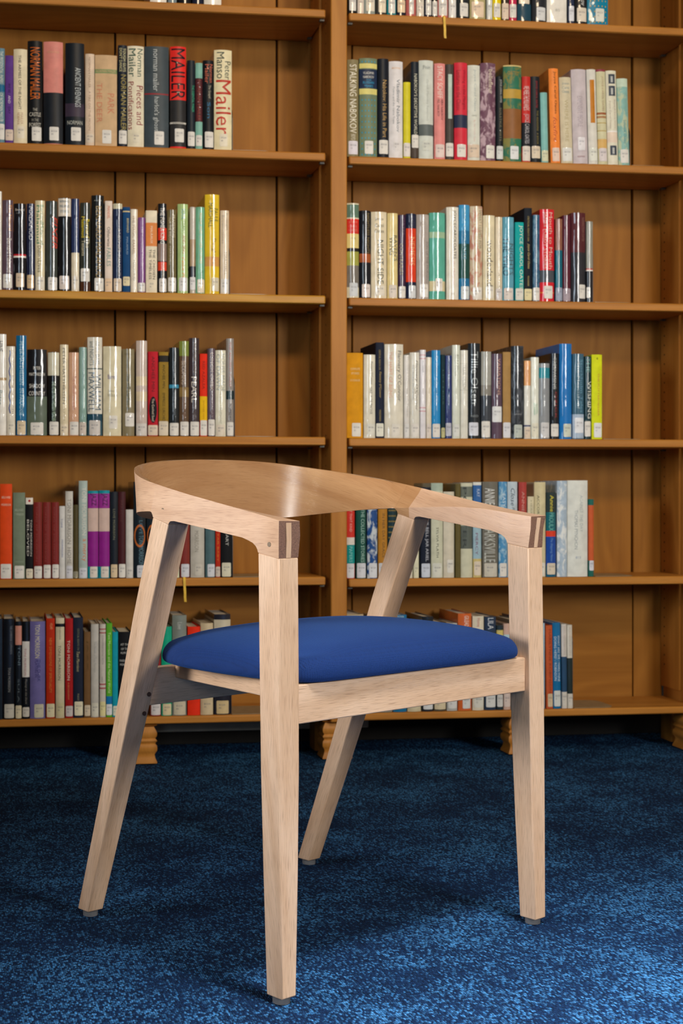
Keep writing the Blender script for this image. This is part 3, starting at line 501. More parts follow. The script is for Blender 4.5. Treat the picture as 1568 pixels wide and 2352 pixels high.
(944,962,142,'#1b232e','dark navy spine with white title, right of lemon',dict(b=[(340,362,'#4a4038')],t=[('NABOKOV’S DECEPTIVE WORLD',170,309,.6,.42,'#c9c8b2')],l=(.1,.98,310,340))),
(963,996,139,'#cdd3cb','pale green white spine with small dark picture',dict(b=[(286,312,'#5d6666')],t=[('(Speak Memory Revisited)',183,278,.55,.2,'#aeb4ac')],h=[('Pnin',155,9,'#7d8684',.5)],l=(.2,.8,324,346,'#ced2c8'))),
(998,1023,146,'#dd8a86','pink spine with white and black title',dict(t=[('STACY SCHIFF',152,226,.5,.5,'#e8d6cc'),('VERA NABOKOV',228,276,.68,.22,'#5a2f30'),('MRS. NABOKOV',228,268,.35,.22,'#5a2f30')],l=(.1,.92,332,362,'#e2cfc8'))),
(1024,1042,148,'#46403c','dark umber spine with long pale strip',dict(strip=(171,273,'#b9cbc0'),l=(.02,.98,329,360))),
(1044,1074,144,'#cf2f40','red spine with navy picture square',dict(b=[(264,294,'#29304a')],t=[('Writing in the Margins',160,252,.72,.3,'#8a1f2c'),('Lectures on the Classic',162,255,.3,.3,'#8a1f2c')],l=(.2,.88,332,361))),
(1075,1103,150,'#d5d8cd','greenish white spine with grey blue lettering',dict(h=[('OATES',266,3,'#77807c',.4)],t=[('Joyce Carol Oates',160,256,.55,.26,'#a8b4b4'),('By the North Gate',276,326,.5,.22,'#d2b8b0')],l=(.02,.95,332,362,'#d9c6b0'))),
(1104,1139,145,'#6d4a5c','mauve marbled spine with cream title',dict(mott='#b9a0aa',t=[('bellefleur',160,216,.66,.3,'#d9cdb8'),('Joyce Carol Oates',168,210,.36,.12,'#b9a8a0')],l=(.35,.92,334,364))),
(1140,1156,176,'#141c22','short black spine with white name',dict(t=[('JOYCE CAROL OATES',183,236,.6,.36,'#c6c9c4'),('SOLSTICE VISITS',248,324,.6,.3,'#7a7458')],l=(.04,.98,336,366,'#d2d6d4'))),
(1157,1199,150,'#2f6e55','green spine with yellow and orange painting',dict(mott='#7d7a3e',b=[(150,153,'#cdb87a'),(205,226,'#b9963f'),(250,318,'#8a5a30')],h=[('OATES',168,9,'#a3803c',.6)],l=(.35,.82,336,366,'#dcdfe0'))),
(1199,1219,176,'#c02e2a','red spine striped with white and black letters',dict(b=[(282,337,'#1c2028')],t=[('WE WERE THE MULVANEYS',198,254,.5,.7,'#d5cdcc'),('JOYCE CAROL OATES',262,330,.5,.7,'#b4b2b8')],l=(.05,.98,336,370,'#ddd6cc'))),
(1219,1242,176,'#181e24','black spine with red name and gold title',dict(ln=.5,t=[('JOYCE CAROL OATES',186,248,.6,.24,'#a83a40'),('THE ASSASSINS  A BOOK',254,332,.7,.2,'#8c7f4a')],l=(.1,.98,336,364,'#d8cbb4'))),
(1244,1260,213,'#7fb9b5','short aqua spine with cream foot',dict(ln=1.2,l=(.04,.98,346,371,'#d2d4b4'))),
(1266,1288,158,'#f08a3c','tall orange spine with black and red lettering',dict(ln=1.6,t=[('Joyce Carol Oates',165,262,.58,.32,'#33261c'),('foxfire',270,326,.5,.4,'#b3502c',1)],l=(.15,.92,340,371,'#e2c9b8'))),
(1290,1317,178,'#cfc5a8','beige spine with blue script at the top',dict(ln=1.6,h=[('Joyce',193,7,'#8a9a9c',.6),('Carol',202,7,'#8a9a9c',.6),('Oates',211,7,'#8a9a9c',.6)],t=[('WHERE IS HERE',230,326,.5,.3,'#b3a47c')],l=(.1,.92,340,371,'#dfe0da'))),
(1318,1352,160,'#c6bcc0','broad lavender white wrinkled spine',dict(ln=1.6,t=[('EXPENSIVE PEOPLE',222,292,.5,.34,'#a99ca4')],h=[('oates',360,4,'#8c5a60',.5)],l=(.3,.8,316,346,'#e2e0e4'))),
(1353,1374,160,'#d8d6cc','white spine with ochre strip',dict(ln=1.6,strip=(184,283,'#c07a1e'),l=(.1,.92,340,370,'#dfe2d6'))),
(1375,1396,160,'#cdc9a4','pale green spine with maroon head and brown bars',dict(ln=1.6,b=[(160,165,'#8c3a48'),(259,264,'#9c5a34'),(267,272,'#a87c54'),(282,284,'#b39a54'),(300,302,'#b39a54'),(320,342,'#d6ae68')],t=[('JOYCE CAROL OATES',176,256,.6,.3,'#a88a70')],l=(.1,.95,341,371,'#d8d0d0'))),
(1397,1421,163,'#dcd9c4','ivory spine with two photographs and a portrait',dict(ln=1.6,pics=[(171,193),(198,221),(335,357)],b=[(301,304,'#ece9e4'),(304,328,'#e2d0bc')],t=[('Joyce Carol Oates',232,296,.3,.2,'#a89a88'),('Rape A Love Story',230,296,.75,.2,'#b8a498')],l=0)),
(1422,1447,181,'#86b4ac','pale teal spine ending its row',dict(ln=1.6,b=[(181,200,'#c3d6c2')],mott='#b9c4a4',t=[('Solstice Oates',276,330,.6,.26,'#4a8890')],l=(.15,.92,344,375))),
]),
('R',2,[
(797,825,467,'#d6cfb2','cream spine with red block, against the post',dict(b=[(470,500,'#5d7a68'),(503,537,'#d02c22'),(537,570,'#dcc980'),(570,578,'#1e1c1c'),(578,610,'#a3a44c'),(610,660,'#77726a')],h=[('JOYCE',511,6,'#d98a7a',.7),('CAROL',520,6,'#d98a7a',.7),('OATES',529,6,'#d98a7a',.7),('THE',548,4,'#77683c',.4)],l=(.2,.9,650,681,'#d0d6da'))),
(826,852,484,'#12151e','black spine with gold title and orange figure',dict(b=[(583,603,'#a3562c')],t=[('NIGHTLESS NIGHTS',490,582,.75,.26,'#8a7a54')],l=(.2,.95,653,683,'#d9cfca'))),
(853,889,487,'#ddd2b6','wide cream spine with hyphenated night title',dict(h=[('Joyce',504,8,'#54544a',.55),('Carol',518,8,'#54544a',.55),('Oates',531,8,'#54544a',.6)],t=[('NIGHT-SIDE',552,652,.58,.4,'#3f4a44')],l=(.25,.85,656,680,'#ded8c8'))),
(890,914,490,'#dcc98c','straw yellow spine with blue black title',dict(t=[("RAVEN'S",541,600,.78,.34,'#33434c'),('WING',545,586,.38,.44,'#33434c')],l=(.15,.9,655,685,'#ddd4c8'))),
(915,932,494,'#3a2440','dark purple spine with gold capitals',dict(t=[('CONTRARIES',560,632,.35,.42,'#8f7f5a'),('OATES',500,540,.7,.3,'#6a5a6a')],l=(.05,.98,658,686))),
(933,956,491,'#18203a','navy spine with vermilion panel',dict(b=[(525,648,'#d63c1c')],t=[('NEMESIS',545,610,.6,.5,'#e0a06a'),('OATES',496,522,.6,.4,'#4a4658')],l=(.25,.98,656,686,'#d2d6d8'))),
(957,986,493,'#aca39c','warm grey spine with faint grey lettering',dict(h=[('JCO',514,9,'#8d8680',.5)],t=[('SON OF THE MORNING',555,650,.85,.2,'#77706c')],l=(.25,.92,653,683))),
(987,1023,489,'#58ab97','wide mint green spine with cream bands',dict(b=[(533,547,'#9cbb9a'),(646,669,'#cfc49c')],h=[('JOYCE CAROL',506,6,'#6fb5a2',.5),('DUTTON',673,3.5,'#3a8a78',.5)],l=(.35,.82,640,669))),
(1026,1054,476,'#e0dcce','white spine with unspaced black name',dict(t=[('JOYCECAROLOATES',483,595,.62,.34,'#33302e'),('the Mulvaney',600,656,.55,.2,'#c08a8a',1)],h=[('M',676,7,'#8a8478',.2)],l=0)),
(1055,1079,471,'#1d6f9c','blue spine shading to dark green',dict(b=[(471,530,'#3a92c4'),(560,640,'#1a4a44')],t=[('BEASTS STORIES',480,596,.5,.3,'#5fa0b8')],l=(.16,.95,658,690,'#cfd6d6'))),
(1080,1109,474,'#cdbfa4','cream spine blotched rose and blue',dict(mott='#b9806c',t=[('WHAT I LIVED FOR',482,572,.8,.24,'#8a8468')],l=(.22,.95,660,691))),
(1110,1137,495,'#ddd3b2','cream spine with large lowercase wonder title',dict(t=[('wonderland',552,658,.56,.5,'#3f3b34'),('joyce carol oates',512,545,.45,.18,'#8f8870')],l=(.2,.9,658,686,'#dedacc'))),
(1138,1154,499,'#d8cbae','narrow beige spine with grey title',dict(t=[('MARRIAGES AND INFIDELITIES',508,600,.6,.26,'#99907a'),('OATES',612,662,.5,.24,'#8f866c')],l=(.05,.95,663,691,'#d4cdc8'))),
(1155,1181,499,'#5f9fb4','sky blue spine with dark double title',dict(t=[('THE WILD',545,634,.28,.5,'#1c3a4a'),('NIGHTS',560,632,.75,.4,'#4a5a5c')],l=(.1,.92,662,692,'#d8d0c8'))),
(1183,1203,511,'#0a9d9c','teal spine with bold white rounded name',dict(m=1,t=[('JOYCE CAROL OATES',518,664,.64,.5,'#d5e2d2')],l=(.05,.95,663,693,'#d8d6cc'))),
(1204,1222,478,'#141c26','black tall spine with gold script name',dict(m=1,t=[('CRITICAL ESSAYS ON',497,554,.5,.22,'#a8985c'),('Joyce Carol Oates',560,618,.52,.36,'#cdb878',1),('WAGNER',634,658,.5,.2,'#b9a868')],l=(.02,.98,664,693,'#dcd2a4'))),
(1224,1240,494,'#2c5878','blue speckled narrow spine',dict(mott='#5a8098',l=(.0,.98,661,693))),
(1241,1274,481,'#d0222f','bright red spine with white letters and photo band',dict(b=[(621,649,'#4a5058'),(671.5,673.5,'#d8882c')],t=[('JAMES PURDY STORIES',487,618,.3,.24,'#d8b4ac'),('Mouth to Mouth',488,618,.72,.26,'#dcbcb0')],l=(.25,.86,657,686))),
(1276,1292,503,'#8f5f4e','brown topped spine with teal lower half',dict(b=[(575,692,'#0f6478')],l=(.02,.98,661,691,'#9aa4b8'))),
(1293,1311,495,'#571f30','maroon plain spine',dict(l=(.02,.98,663,693,'#a79aa4'))),
(1313,1346,489,'#3a2630','maroon and slate spine near row end',dict(b=[(489,580,'#54242a'),(580,694,'#2b2c33')],t=[('NONFICTION OATES',500,554,.8,.18,'#8f6a60')],l=(.5,.98,654,686))),
(1347,1362,509,'#8f8f84','grey spine with red and white rule ending row',dict(b=[(617,620,'#b3302c'),(620,623,'#e6e0d8'),(623,694,'#22242a')],l=(.0,.5,660,685))),
]),
('R',3,[
(797,834,811,'#d39210','mustard cloth spine against the post',dict(m=1,h=[('COMPLETE',848,5,'#e6cfa0',.6),('STORIES',858,5,'#e6cfa0',.5),("O'CONNOR",874,5,'#e6cfa0',.62)],l=(.3,.86,972,1003))),
(836,863,815,'#ddd9c6','cream spine with black bold title',dict(t=[("Flannery O'Connor",831,884,.62,.3,'#2f3432'),('VOICE OF THE PEACOCK',889,952,.6,.22,'#2f3432')],l=(.25,.95,974,1001,'#dcdcd0'))),
(863,882,787,'#1b2234','tall midnight spine with gold script',dict(m=1,t=[('CRITICAL ESSAYS ON',804,850,.45,.22,'#a3925c'),("Flannery O'Connor",854,914,.5,.34,'#c0a868',1),('FRIEDMAN',942,968,.5,.22,'#a3925c')],l=(.02,.95,973,1003,'#dfdfd0'))),
(884,927,791,'#dad5c4','broad cream spine with pink habit title',dict(t=[("Flannery O'Connor",806,922,.76,.26,'#4a5058'),('THE HABIT OF BEING',808,914,.3,.18,'#dba48c')],l=(.35,.8,974,1004,'#dcd8cc'))),
(928,941,816,'#d6d3cc','narrow greyish white spine',dict(t=[("Flannery O'Connor A Proper",820,960,.6,.3,'#a3a098')],l=(.1,.9,974,1004,'#dcdcd8'))),
(942,964,810,'#d8d6ca','white spine with black italic name',dict(t=[("Flannery O'Connor",828,944,.66,.34,'#4a4c48',1),('THE OBEDIENT IMAGINATION',838,918,.3,.18,'#8f8f86')],l=(.15,.9,974,1004))),
(965,978,804,'#dcdade','white thin spine with pink rules',dict(b=[(815,817,'#c98a94'),(823,825,'#c98a94'),(936,938,'#c98a94'),(944,946,'#c98a94')],t=[('OCONNOR',829,856,.5,.3,'#6a7480')],l=0)),
(979,991,821,'#d9d0bc','narrow ivory spine left of blue',dict(l=(.05,.95,974,1004,'#dad0c4'))),
(992,1012,805,'#1f86c4','azure spine with white script',dict(t=[("The Question of Flannery O'Connor",818,945,.55,.3,'#a9c9dc',1)],l=(.08,.95,974,1005))),
(1013,1022,815,'#143038','very thin dark teal spine',dict(m=1,t=[('LETTERS',850,930,.5,.3,'#4a6a68')],l=(.0,.98,983,1008,'#b9b684'))),
(1023,1038,817,'#2c3a70','indigo spine with pale right edge',dict(t=[('Wise Blood Studies',825,940,.5,.24,'#3f7a9c')],l=(.05,.9,972,1002,'#b9bcc8'))),
(1039,1057,793,'#d0d6c8','pale green white tall spine',dict(t=[('The Life You Save',815,864,.4,.2,'#9aa092'),('Elie',815,850,.7,.2,'#9aa092')],l=(.1,.9,975,1003,'#d9dcd6'))),
(1058,1075,805,'#d9d8cc','white spine with grey name panel',dict(b=[(835,836,'#b0b0a4'),(896,897,'#b0b0a4')],t=[('TILLIE OLSEN',837,894,.5,.42,'#a3a39a')],l=0)),
(1076,1104,789,'#1e252b','black spine with large grey serif name',dict(t=[('Tillie Olsen',808,928,.5,.56,'#9aa4a6')],h=[('REID',956,5,'#8f979a',.6)],l=(.06,.8,971,1001,'#d4d8e2'))),
(1106,1129,808,'#a3a49c','silver spine with dark lower half',dict(b=[(885,909,'#87857c'),(909,1007,'#3a4048')],l=(.02,.85,968,1005))),
(1130,1154,813,'#5a4858','mauve spine with label set high',dict(t=[('VARIATIONS',824,908,.66,.28,'#c29a88')],l=(.04,.95,934,970,'#dde0e0'))),
(1155,1173,809,'#a5824e','light brown plain spine',dict(m=1,l=(.02,.98,971,1006,'#d6d8dc'))),
(1175,1204,795,'#262c33','black spine with dim pale figures',dict(b=[(837,838,'#4a4456')],mott='#4a5058',h=[('OZICK',852,4,'#6a6c70',.5),('cynthia',952,5,'#9a9ca0',.6)],l=(.2,.85,976,1006,'#b9c2ba'))),
(1204,1219,829,'#dcdcd2','white spine with apricot head',dict(b=[(829,886,'#dfa46c'),(977,980,'#26306c')],t=[('PENGUIN',838,876,.5,.3,'#c98a50')],l=(.05,.95,982,1007,'#dcccb8'))),
(1220,1238,821,'#dfe3d6','greenish white spine with small green words',dict(t=[('QUARREL',928,952,.72,.26,'#7ab596'),('AND QUANDARY',926,954,.4,.26,'#4fa07c')],l=(.1,.95,972,1004,'#e2e0cc'))),
(1239,1263,835,'#8b9094','short grey spine with cyan square',dict(b=[(845,869,'#2a8a9a')],l=(.14,.95,971,1006,'#cfd0d0'))),
(1265,1284,812,'#181b20','black spine with red lower word',dict(t=[('TRESPASSING',822,894,.45,.42,'#8f9490'),('OZICK',900,962,.6,.24,'#9a3a3c')],l=(.05,.95,974,1003))),
(1286,1314,790,'#1672bc','tall bright blue spine',dict(l=(.28,.95,974,1004,'#cdd4c4'))),
(1316,1342,813,'#3d6378','steel blue spine with big white label',dict(b=[(952,1007,'#a9bcd0')],t=[('The Messiah of',830,940,.45,.22,'#9ab0b8'),('Stockholm Tales',826,948,.75,.26,'#6fa0b8')],l=(.15,.95,960,995,'#e2e6ea'))),
(1343,1358,819,'#12343a','dark teal spine with white serif title',dict(t=[('THE',822,856,.5,.6,'#6fa09c'),('WISHING',876,962,.7,.6,'#d4d8d0')],l=(.0,.9,968,1003))),
(1359,1383,815,'#cfd81c','lime yellow spine ending its row',dict(m=1,h=[('s',824,4,'#33361c',.15)],t=[('THE PUTTERMESSER',858,956,.62,.16,'#c98a4a')],l=(.2,.95,972,1005,'#e0e2e2'))),
]),
('R',4,[
(796,815,1115,'#c83228','red white and teal spine beside the post',dict(b=[(1235,1252,'#d9d2c8'),(1252,1295,'#0c8c8a')],t=[('NOT THAT KIND',1160,1222,.5,.3,'#e0a89c'),('PAPERS',1256,1292,.5,.4,'#7ac0bc')],l=(.05,.95,1295,1330,'#d6d8dc'))),
(818,841,1120,'#174e44','deep green spine with silver lettering',dict(t=[('THE COLLECTED STORIES',1170,1292,.65,.36,'#9cc0b4')],l=(.08,.98,1294,1329,'#d3d6dc'))),
(844,867,1115,'#1f4a86','blue and white patterned spine',dict(mott='#c3ccd0',l=(.15,.98,1294,1328,'#d6dae0'))),
(869,890,1120,'#b07a2a','amber spine left of chair leg',dict(t=[('IN HER DAY GRACE',1180,1282,.55,.3,'#5d4420')],l=(.05,.98,1294,1328,'#d0d2d6'))),
(891,911,1120,'#17323a','dark teal gold dotted spine behind chair leg',dict(dots='#8f7a3c',l=0)),
(913,930,1125,'#8d8a72','drab spine hidden by chair leg',{}),
(932,948,1125,'#d2cdb8','cream spine hidden by chair leg',{}),
(950,962,1130,'#dcdabc','narrow cream spine right of chair leg',dict(l=(.1,.9,1296,1326,'#dcdabc'))),
(966,989,1120,'#171e2e','navy black spine with white title',dict(t=[('THE BELL JAR ARIEL',1186,1290,.6,.4,'#b4b9c2')],l=(.1,.98,1295,1327,'#c9d2e0'))),
(991,1018,1110,'#c6c8b0','pale sage spine with black spaced name',dict(b=[(1110,1128,'#a4b4a4')],t=[('SYLVIA PLATH',1212,1281,.5,.2,'#3f4238')],l=(.1,.9,1294,1328,'#d6d8cc'))),
(1019,1044,1130,'#cfc8b4','cream glossy spine under the arm',dict(l=(.3,.9,1286,1316,'#dcdad0'))),
(1046,1058,1112,'#5f552e','olive cover strip under the chair arm',{}),
(1059,1086,1110,'#c9c9b0','pale spine with charcoal side panel',dict(b=[(1118,1142,'#6a7268'),(1208,1261,'#5a625c')],t=[('PORTER',1120,1260,.3,.3,'#3f4442')],l=0)),
(1087,1106,1108,'#3464a0','blue headed spine with cream foot',dict(b=[(1108,1115,'#d8dad2'),(1190,1284,'#9ab8c4'),(1284,1330,'#c9b878')],t=[('KAY',1124,1142,.6,.4,'#b9c6d6'),('PIERCY',1225,1275,.4,.3,'#7a3a5a')],l=(.1,.95,1290,1322,'#dcd0bc'))),
(1109,1145,1107,'#6d6a60','grey spine with large white striped capitals',dict(t=[('ANNIE',1122,1160,.45,.62,'#d5d8d4'),('ARKSVILLE',1216,1292,.45,.7,'#b9bcb4')],l=(.1,.92,1294,1326,'#c6c2b4'))),
(1146,1165,1107,'#4a8cba','sky blue spine above the chair arm',dict(mott='#a4c4d4',t=[('EASY',1135,1165,.6,.4,'#cfe0e6')],l=(.1,.95,1294,1325))),
(1166,1189,1107,'#b9c8d0','ice grey spine with dark script',dict(t=[('Close',1122,1162,.5,.4,'#3a4a5c',1),('Range',1165,1200,.5,.4,'#6a7a84',1)],l=(.1,.95,1294,1325))),
(1192,1210,1108,'#a8403a','brick spine above the chair arm',dict(t=[('ANNIE PROULX',1130,1240,.5,.34,'#c9948a')],l=(.1,.95,1294,1325))),
(1212,1227,1141,'#d2c9a8','short cream spine above the chair arm',dict(t=[('HEART SONGS',1150,1240,.5,.2,'#8f8868')],l=0)),
(1228,1254,1108,'#cfc49c','pale gold spine beside front chair post',dict(t=[('ACCORDION CRIMES',1138,1260,.3,.2,'#5a5c4c')],l=(.1,.95,1293,1324,'#e0dccf'))),
(1255,1277,1132,'#0f5a78','teal and blue spine with yellow forename',dict(b=[(1132,1177,'#2a3838'),(1177,1220,'#14606a'),(1220,1233,'#d63c24'),(1233,1300,'#17479c')],t=[('Annie',1138,1176,.55,.4,'#d3c83c'),('PROULX',1178,1220,.5,.5,'#6fb5a8'),('The Shipping News',1236,1290,.5,.3,'#6a94c4',1)],l=(.08,.95,1294,1320,'#d8cdb8'))),
(1280,1303,1105,'#a9bccc','pale blue silver crinkled spine',dict(mott='#e2e6e4',l=0)),
(1304,1351,1104,'#d9dcd4','broad white glossy spine with grey lettering',dict(t=[('AGAINST THE DAY',1138,1222,.66,.16,'#aab4b4'),('THOMAS PYNCHON',1172,1262,.4,.16,'#8f9a9c')],h=[('813',1281,6,'#8fa0b4',.25)],l=0)),
(1352,1364,1147,'#1c6258','short green and orange spine ending row',dict(b=[(1161,1288,'#c65a30')],l=(.1,.98,1288,1311,'#d8dae0'))),
]),
('R',5,[
(796,836,1412,'#b9a988','cream topped spine low beside the post',{}),
(838,868,1425,'#2b2b30','dark spine behind slanted chair leg',{}),
(870,902,1420,'#8c8a7c','grey spine hidden behind cushion',{}),
(904,935,1413,'#1c6c9c','blue spine peeping above the cushion',dict(l=0,h=[('FICTION',1417,4,'#c9d8dc',.5)])),
(937,968,1430,'#c9c09e','beige spine under the front rail',dict(l=(.1,.95,1606,1632,'#cfc6a8'))),
(970,996,1417,'#1e242c','black glossy spine above the cushion',dict(l=(.1,.95,1605,1630,'#d4d8da'))),
(997,1026,1430,'#4c4638','dark olive spine with beige label',dict(l=(.05,.95,1604,1630,'#d2c6a6'))),
(1027,1051,1432,'#aeb2b0','silver grey spine under the front rail',dict(l=(.1,.95,1602,1628,'#d4d6d4'))),
(1053,1084,1410,'#c9622c','terracotta spine with white mark',dict(t=[('GILEAD',1415,1440,.6,.34,'#e0d6cc')],l=(.3,.9,1600,1628,'#d2d6d6'))),
(1086,1112,1416,'#d9d2bc','cream spine with red word above cushion',dict(t=[('Home',1420,1440,.5,.3,'#b04a40')],l=(.1,.95,1598,1626,'#d6d6cc'))),
(1114,1140,1417,'#2a3a50','dark blue spine with white letters above cushion',dict(t=[('LILA',1420,1446,.5,.5,'#cfd6dc')],l=(.1,.95,1596,1625,'#d6d8d6'))),
(1141,1156,1437,'#26333a','charcoal and yellow short spine',dict(b=[(1448,1470,'#c9b96c')],l=(.05,.95,1596,1624,'#cfcfcc'))),
(1157,1173,1433,'#c9a898','dusty pink spine left of front post',dict(b=[(1458,1480,'#a9c4cc')],l=(.05,.95,1594,1624,'#d6c6be'))),
(1175,1198,1425,'#6a6a60','grey spine behind front chair post',{}),
(1200,1228,1420,'#23304a','blue spine behind front chair post',{}),
(1230,1252,1432,'#a4c0d4','pale blue spine edging the front post',dict(l=(.1,.95,1596,1624))),
(1255,1270,1437,'#b8532c','rust orange spine with dark capitals',dict(m=1,ln=.6,t=[('MARILYNNE ROBINSON',1446,1592,.6,.36,'#7a3420')],l=(.2,.98,1594,1624,'#cdb896'))),
(1271,1289,1431,'#17699c','blue spine with white double title',dict(ln=.6,t=[('WHAT ARE WE / MARILYNNE',1460,1566,.74,.3,'#c9d8e0'),('DOING HERE? / ROBINSON',1463,1564,.3,.3,'#c9d8e0')],l=(.1,.95,1587,1623,'#d2d6d0'))),
(1291,1303,1434,'#cfc9c0','white spine with blue black lower half',dict(ln=.6,b=[(1509,1590,'#2c4a68')],t=[('HOUSEKEEPING',1440,1505,.5,.2,'#b09a90')],l=(.05,.95,1590,1622,'#d2cdc2'))),
(1304,1316,1436,'#cfcabc','white spine with charcoal lower half',dict(ln=.6,b=[(1512,1594,'#26302e')],t=[('ROBINSON',1442,1506,.5,.2,'#b09a90')],l=(.05,.95,1595,1622,'#d2cdc2'))),
]),
]

def clean(s): return s.replace('’', "'")
TXT = {}
def prepare_texts():
    want = {}
    for _, _, row in ROWS:
        for b in row:
            o = b[5]
            for t in o.get('t', []): want[(clean(t[0]), len(t) > 6)] = 1
            for t in o.get('h', []):
                if t[0]: want[(clean(t[0]), False)] = 1
    want[('813.54', False)] = 1; want[('M', False)] = 1; want[('O', False)] = 1
    objs = []
    for (s, it) in want:
        c = bpy.data.curves.new('t', 'FONT'); c.body = s; c.resolution_u = 2; c.shear = .3 if it else 0
        ob = bpy.data.objects.new('t', c); COL.objects.link(ob); objs.append(((s, it), ob))
    dg = bpy.context.evaluated_depsgraph_get()
    for k, ob in objs:
        me = bpy.data.meshes.new_from_object(ob.evaluated_get(dg))
        vs = [v.co.copy() for v in me.vertices]; fs = [tuple(p.vertices) for p in me.polygons]
        x0 = min(v.x for v in vs); x1 = max(v.x for v in vs); y0 = min(v.y for v in vs); y1 = max(v.y for v in vs)
        TXT[k] = ([((v.x-x0)/(x1-x0), (v.y-y0)/(y1-y0)) for v in vs], fs)
        bpy.data.meshes.remove(me)
    for k, ob in objs:
        c = ob.data; bpy.data.objects.remove(ob); bpy.data.curves.remove(c)
def sliced(vs, fs):
    # cut the letters along the curve of the spine so that they can follow it
    b = bmesh.new(); bv = [b.verts.new((x, 0, z)) for x, z in vs]
    for f in fs:
        try: b.faces.new([bv[i] for i in f])
        except ValueError: pass
    bmesh.ops.triangulate(b, faces=b.faces[:])
    xa = min(v[0] for v in vs); xb = max(v[0] for v in vs); n = max(2, min(8, int((xb-xa)/.003)))
    for k in range(1, n):
        bmesh.ops.bisect_plane(b, geom=b.verts[:]+b.edges[:]+b.faces[:], plane_co=(xa+(xb-xa)*k/n, 0, 0), plane_no=(1, 0, 0))
    b.verts.index_update()
    r = [(v.co.x, v.co.z) for v in b.verts], [tuple(v.index for v in f.verts) for f in b.faces]
    b.free(); return r
prepare_texts()
SPY = .006          # spines stand this far behind the shelf edge
ORD = ['first', 'second', 'third', 'fourth', 'fifth', 'sixth', 'seventh', 'eighth', 'ninth', 'tenth', '11th', '12th', '13th', '14th', '15th', '16th', '17th', '18th', '19th', '20th', '21st', '22nd', '23rd', '24th', '25th', '26th']
NUM = ['one', 'two', 'three', 'four', 'five', 'six']
def make_book(bay, n, idx, x0, x1, ytop, col, phrase, o):
    zs = SHELF[bay][n]; pc = (x0+x1)/2
    X0, X1 = P(x0, 1000, SPY).x, P(x1, 1000, SPY).x
    W = X1-X0-.0006; H = P(pc, ytop, SPY).z-zs
    Zp = lambda py: P(pc, py, SPY).z-zs
    H = max(H, .12); D = min(.172, max(.125, H*.66)) + random.uniform(-.006, .006)
    matte = bool(o.get('m')); bul = min(.0035 if matte else .006, W*(.10 if matte else .17))
    bayn = 'left' if bay == 'L' else 'right'
    root = thing('book', 'book, %s, %s in %s bay row %s' % (phrase, ORD[idx], bayn, NUM[n]), 'book', ((X0+X1)/2, SPY, zs+.0006), 0,
                 'books in %s bay row %s' % (bayn, NUM[n]))
    ln = math.radians(o.get('ln', 0))
    if ln:      # leans left about its lower right corner, as in the photo
        root.rotation_euler = (0, -ln, 0)
    h = W/2; t = .0022; NA = 8
    ys = lambda x: bul*(min(1, abs(x)/h))**2
    outer = [(-h, D)]+[(-h+2*h*k/NA, ys(-h+2*h*k/NA)) for k in range(NA+1)]+[(h, D)]
    inner = [(-h+t, D)]+[(max(-h+t, min(h-t, -h+2*h*k/NA)), bul+t) for k in range(NA+1)]+[(h-t, D)]
    # colour zones of the jacket
    zones = [(0, H, col)]
    for (a, b, c) in o.get('b', []):
        za, zb = max(0, min(H, Zp(b))), max(0, min(H, Zp(a)))
        if zb-za < .0003: continue
        nz = []
        for (u, v, cc) in zones:
            if zb <= u or za >= v: nz.append((u, v, cc)); continue
            if za > u: nz.append((u, za, cc))
            nz.append((max(u, za), min(v, zb), c))
            if zb < v: nz.append((zb, v, cc))
        zones = nz
    zones.sort()
    cols = []; V = []; F = []; MI = []
    m = len(outer)
    zl = [zones[0][0]]+[z[1] for z in zones]
    for z in zl:
        V += [(x, y, z) for x, y in outer]
    for i, zo in enumerate(zones):
        if zo[2] not in cols: cols.append(zo[2])
        for k in range(m-1):
            F.append((i*m+k, i*m+k+1, (i+1)*m+k+1, (i+1)*m+k)); MI.append(cols.index(zo[2]))
    b0 = len(V); V += [(x, y, 0) for x, y in inner]; b1 = len(V); V += [(x, y, H) for x, y in inner]
    top = (len(zl)-1)*m
    ct, cb = cols.index(zones[-1][2]), cols.index(zones[0][2])
    for k in range(m-1):
        F.append((b0+k+1, b0+k, b1+k, b1+k+1)); MI.append(0)
        F.append((top+k, top+k+1, b1+k+1, b1+k)); MI.append(ct)
        F.append((k+1, k, b0+k, b0+k+1)); MI.append(cb)
    for a, b in ((0, 0), (m-1, m-1)):
        F.append((b0+a, a, top+a, b1+a)); MI.append(0)
    mats = [book_mat(c, matte, o.get('mott') if c == col else None) for c in cols]
    mesh('cover', V, F, mats, root, mi=MI, angle=40)
    pw = h-t-.0003
    box('pages', (-pw, bul+t+.0005, .003), (pw, D-.004, H-.003), PAGES, root, 'z', 0)
    # ---------------- printing on the spine (flat print, follows the curve)
    pv = []; pf = []; pm = []; pc_ = []
    def put(vs, fs, c):
        if max(abs(v[0]) for v in vs) > .003 and len(vs) > 12: vs, fs = sliced(vs, fs)
        if c not in pc_: pc_.append(c)
        b = len(pv)
        for (x, z) in vs: pv.append((x, ys(x)-.00035, z))
        for f in fs: pf.append(tuple(b+i for i in f)); pm.append(pc_.index(c))
    def rect(xa, xb, za, zb, c):
        k = 4; vs = [(xa+(xb-xa)*i/k, z) for z in (za, zb) for i in range(k+1)]
        put(vs, [(i, i+1, k+2+i, k+1+i) for i in range(k)], c)
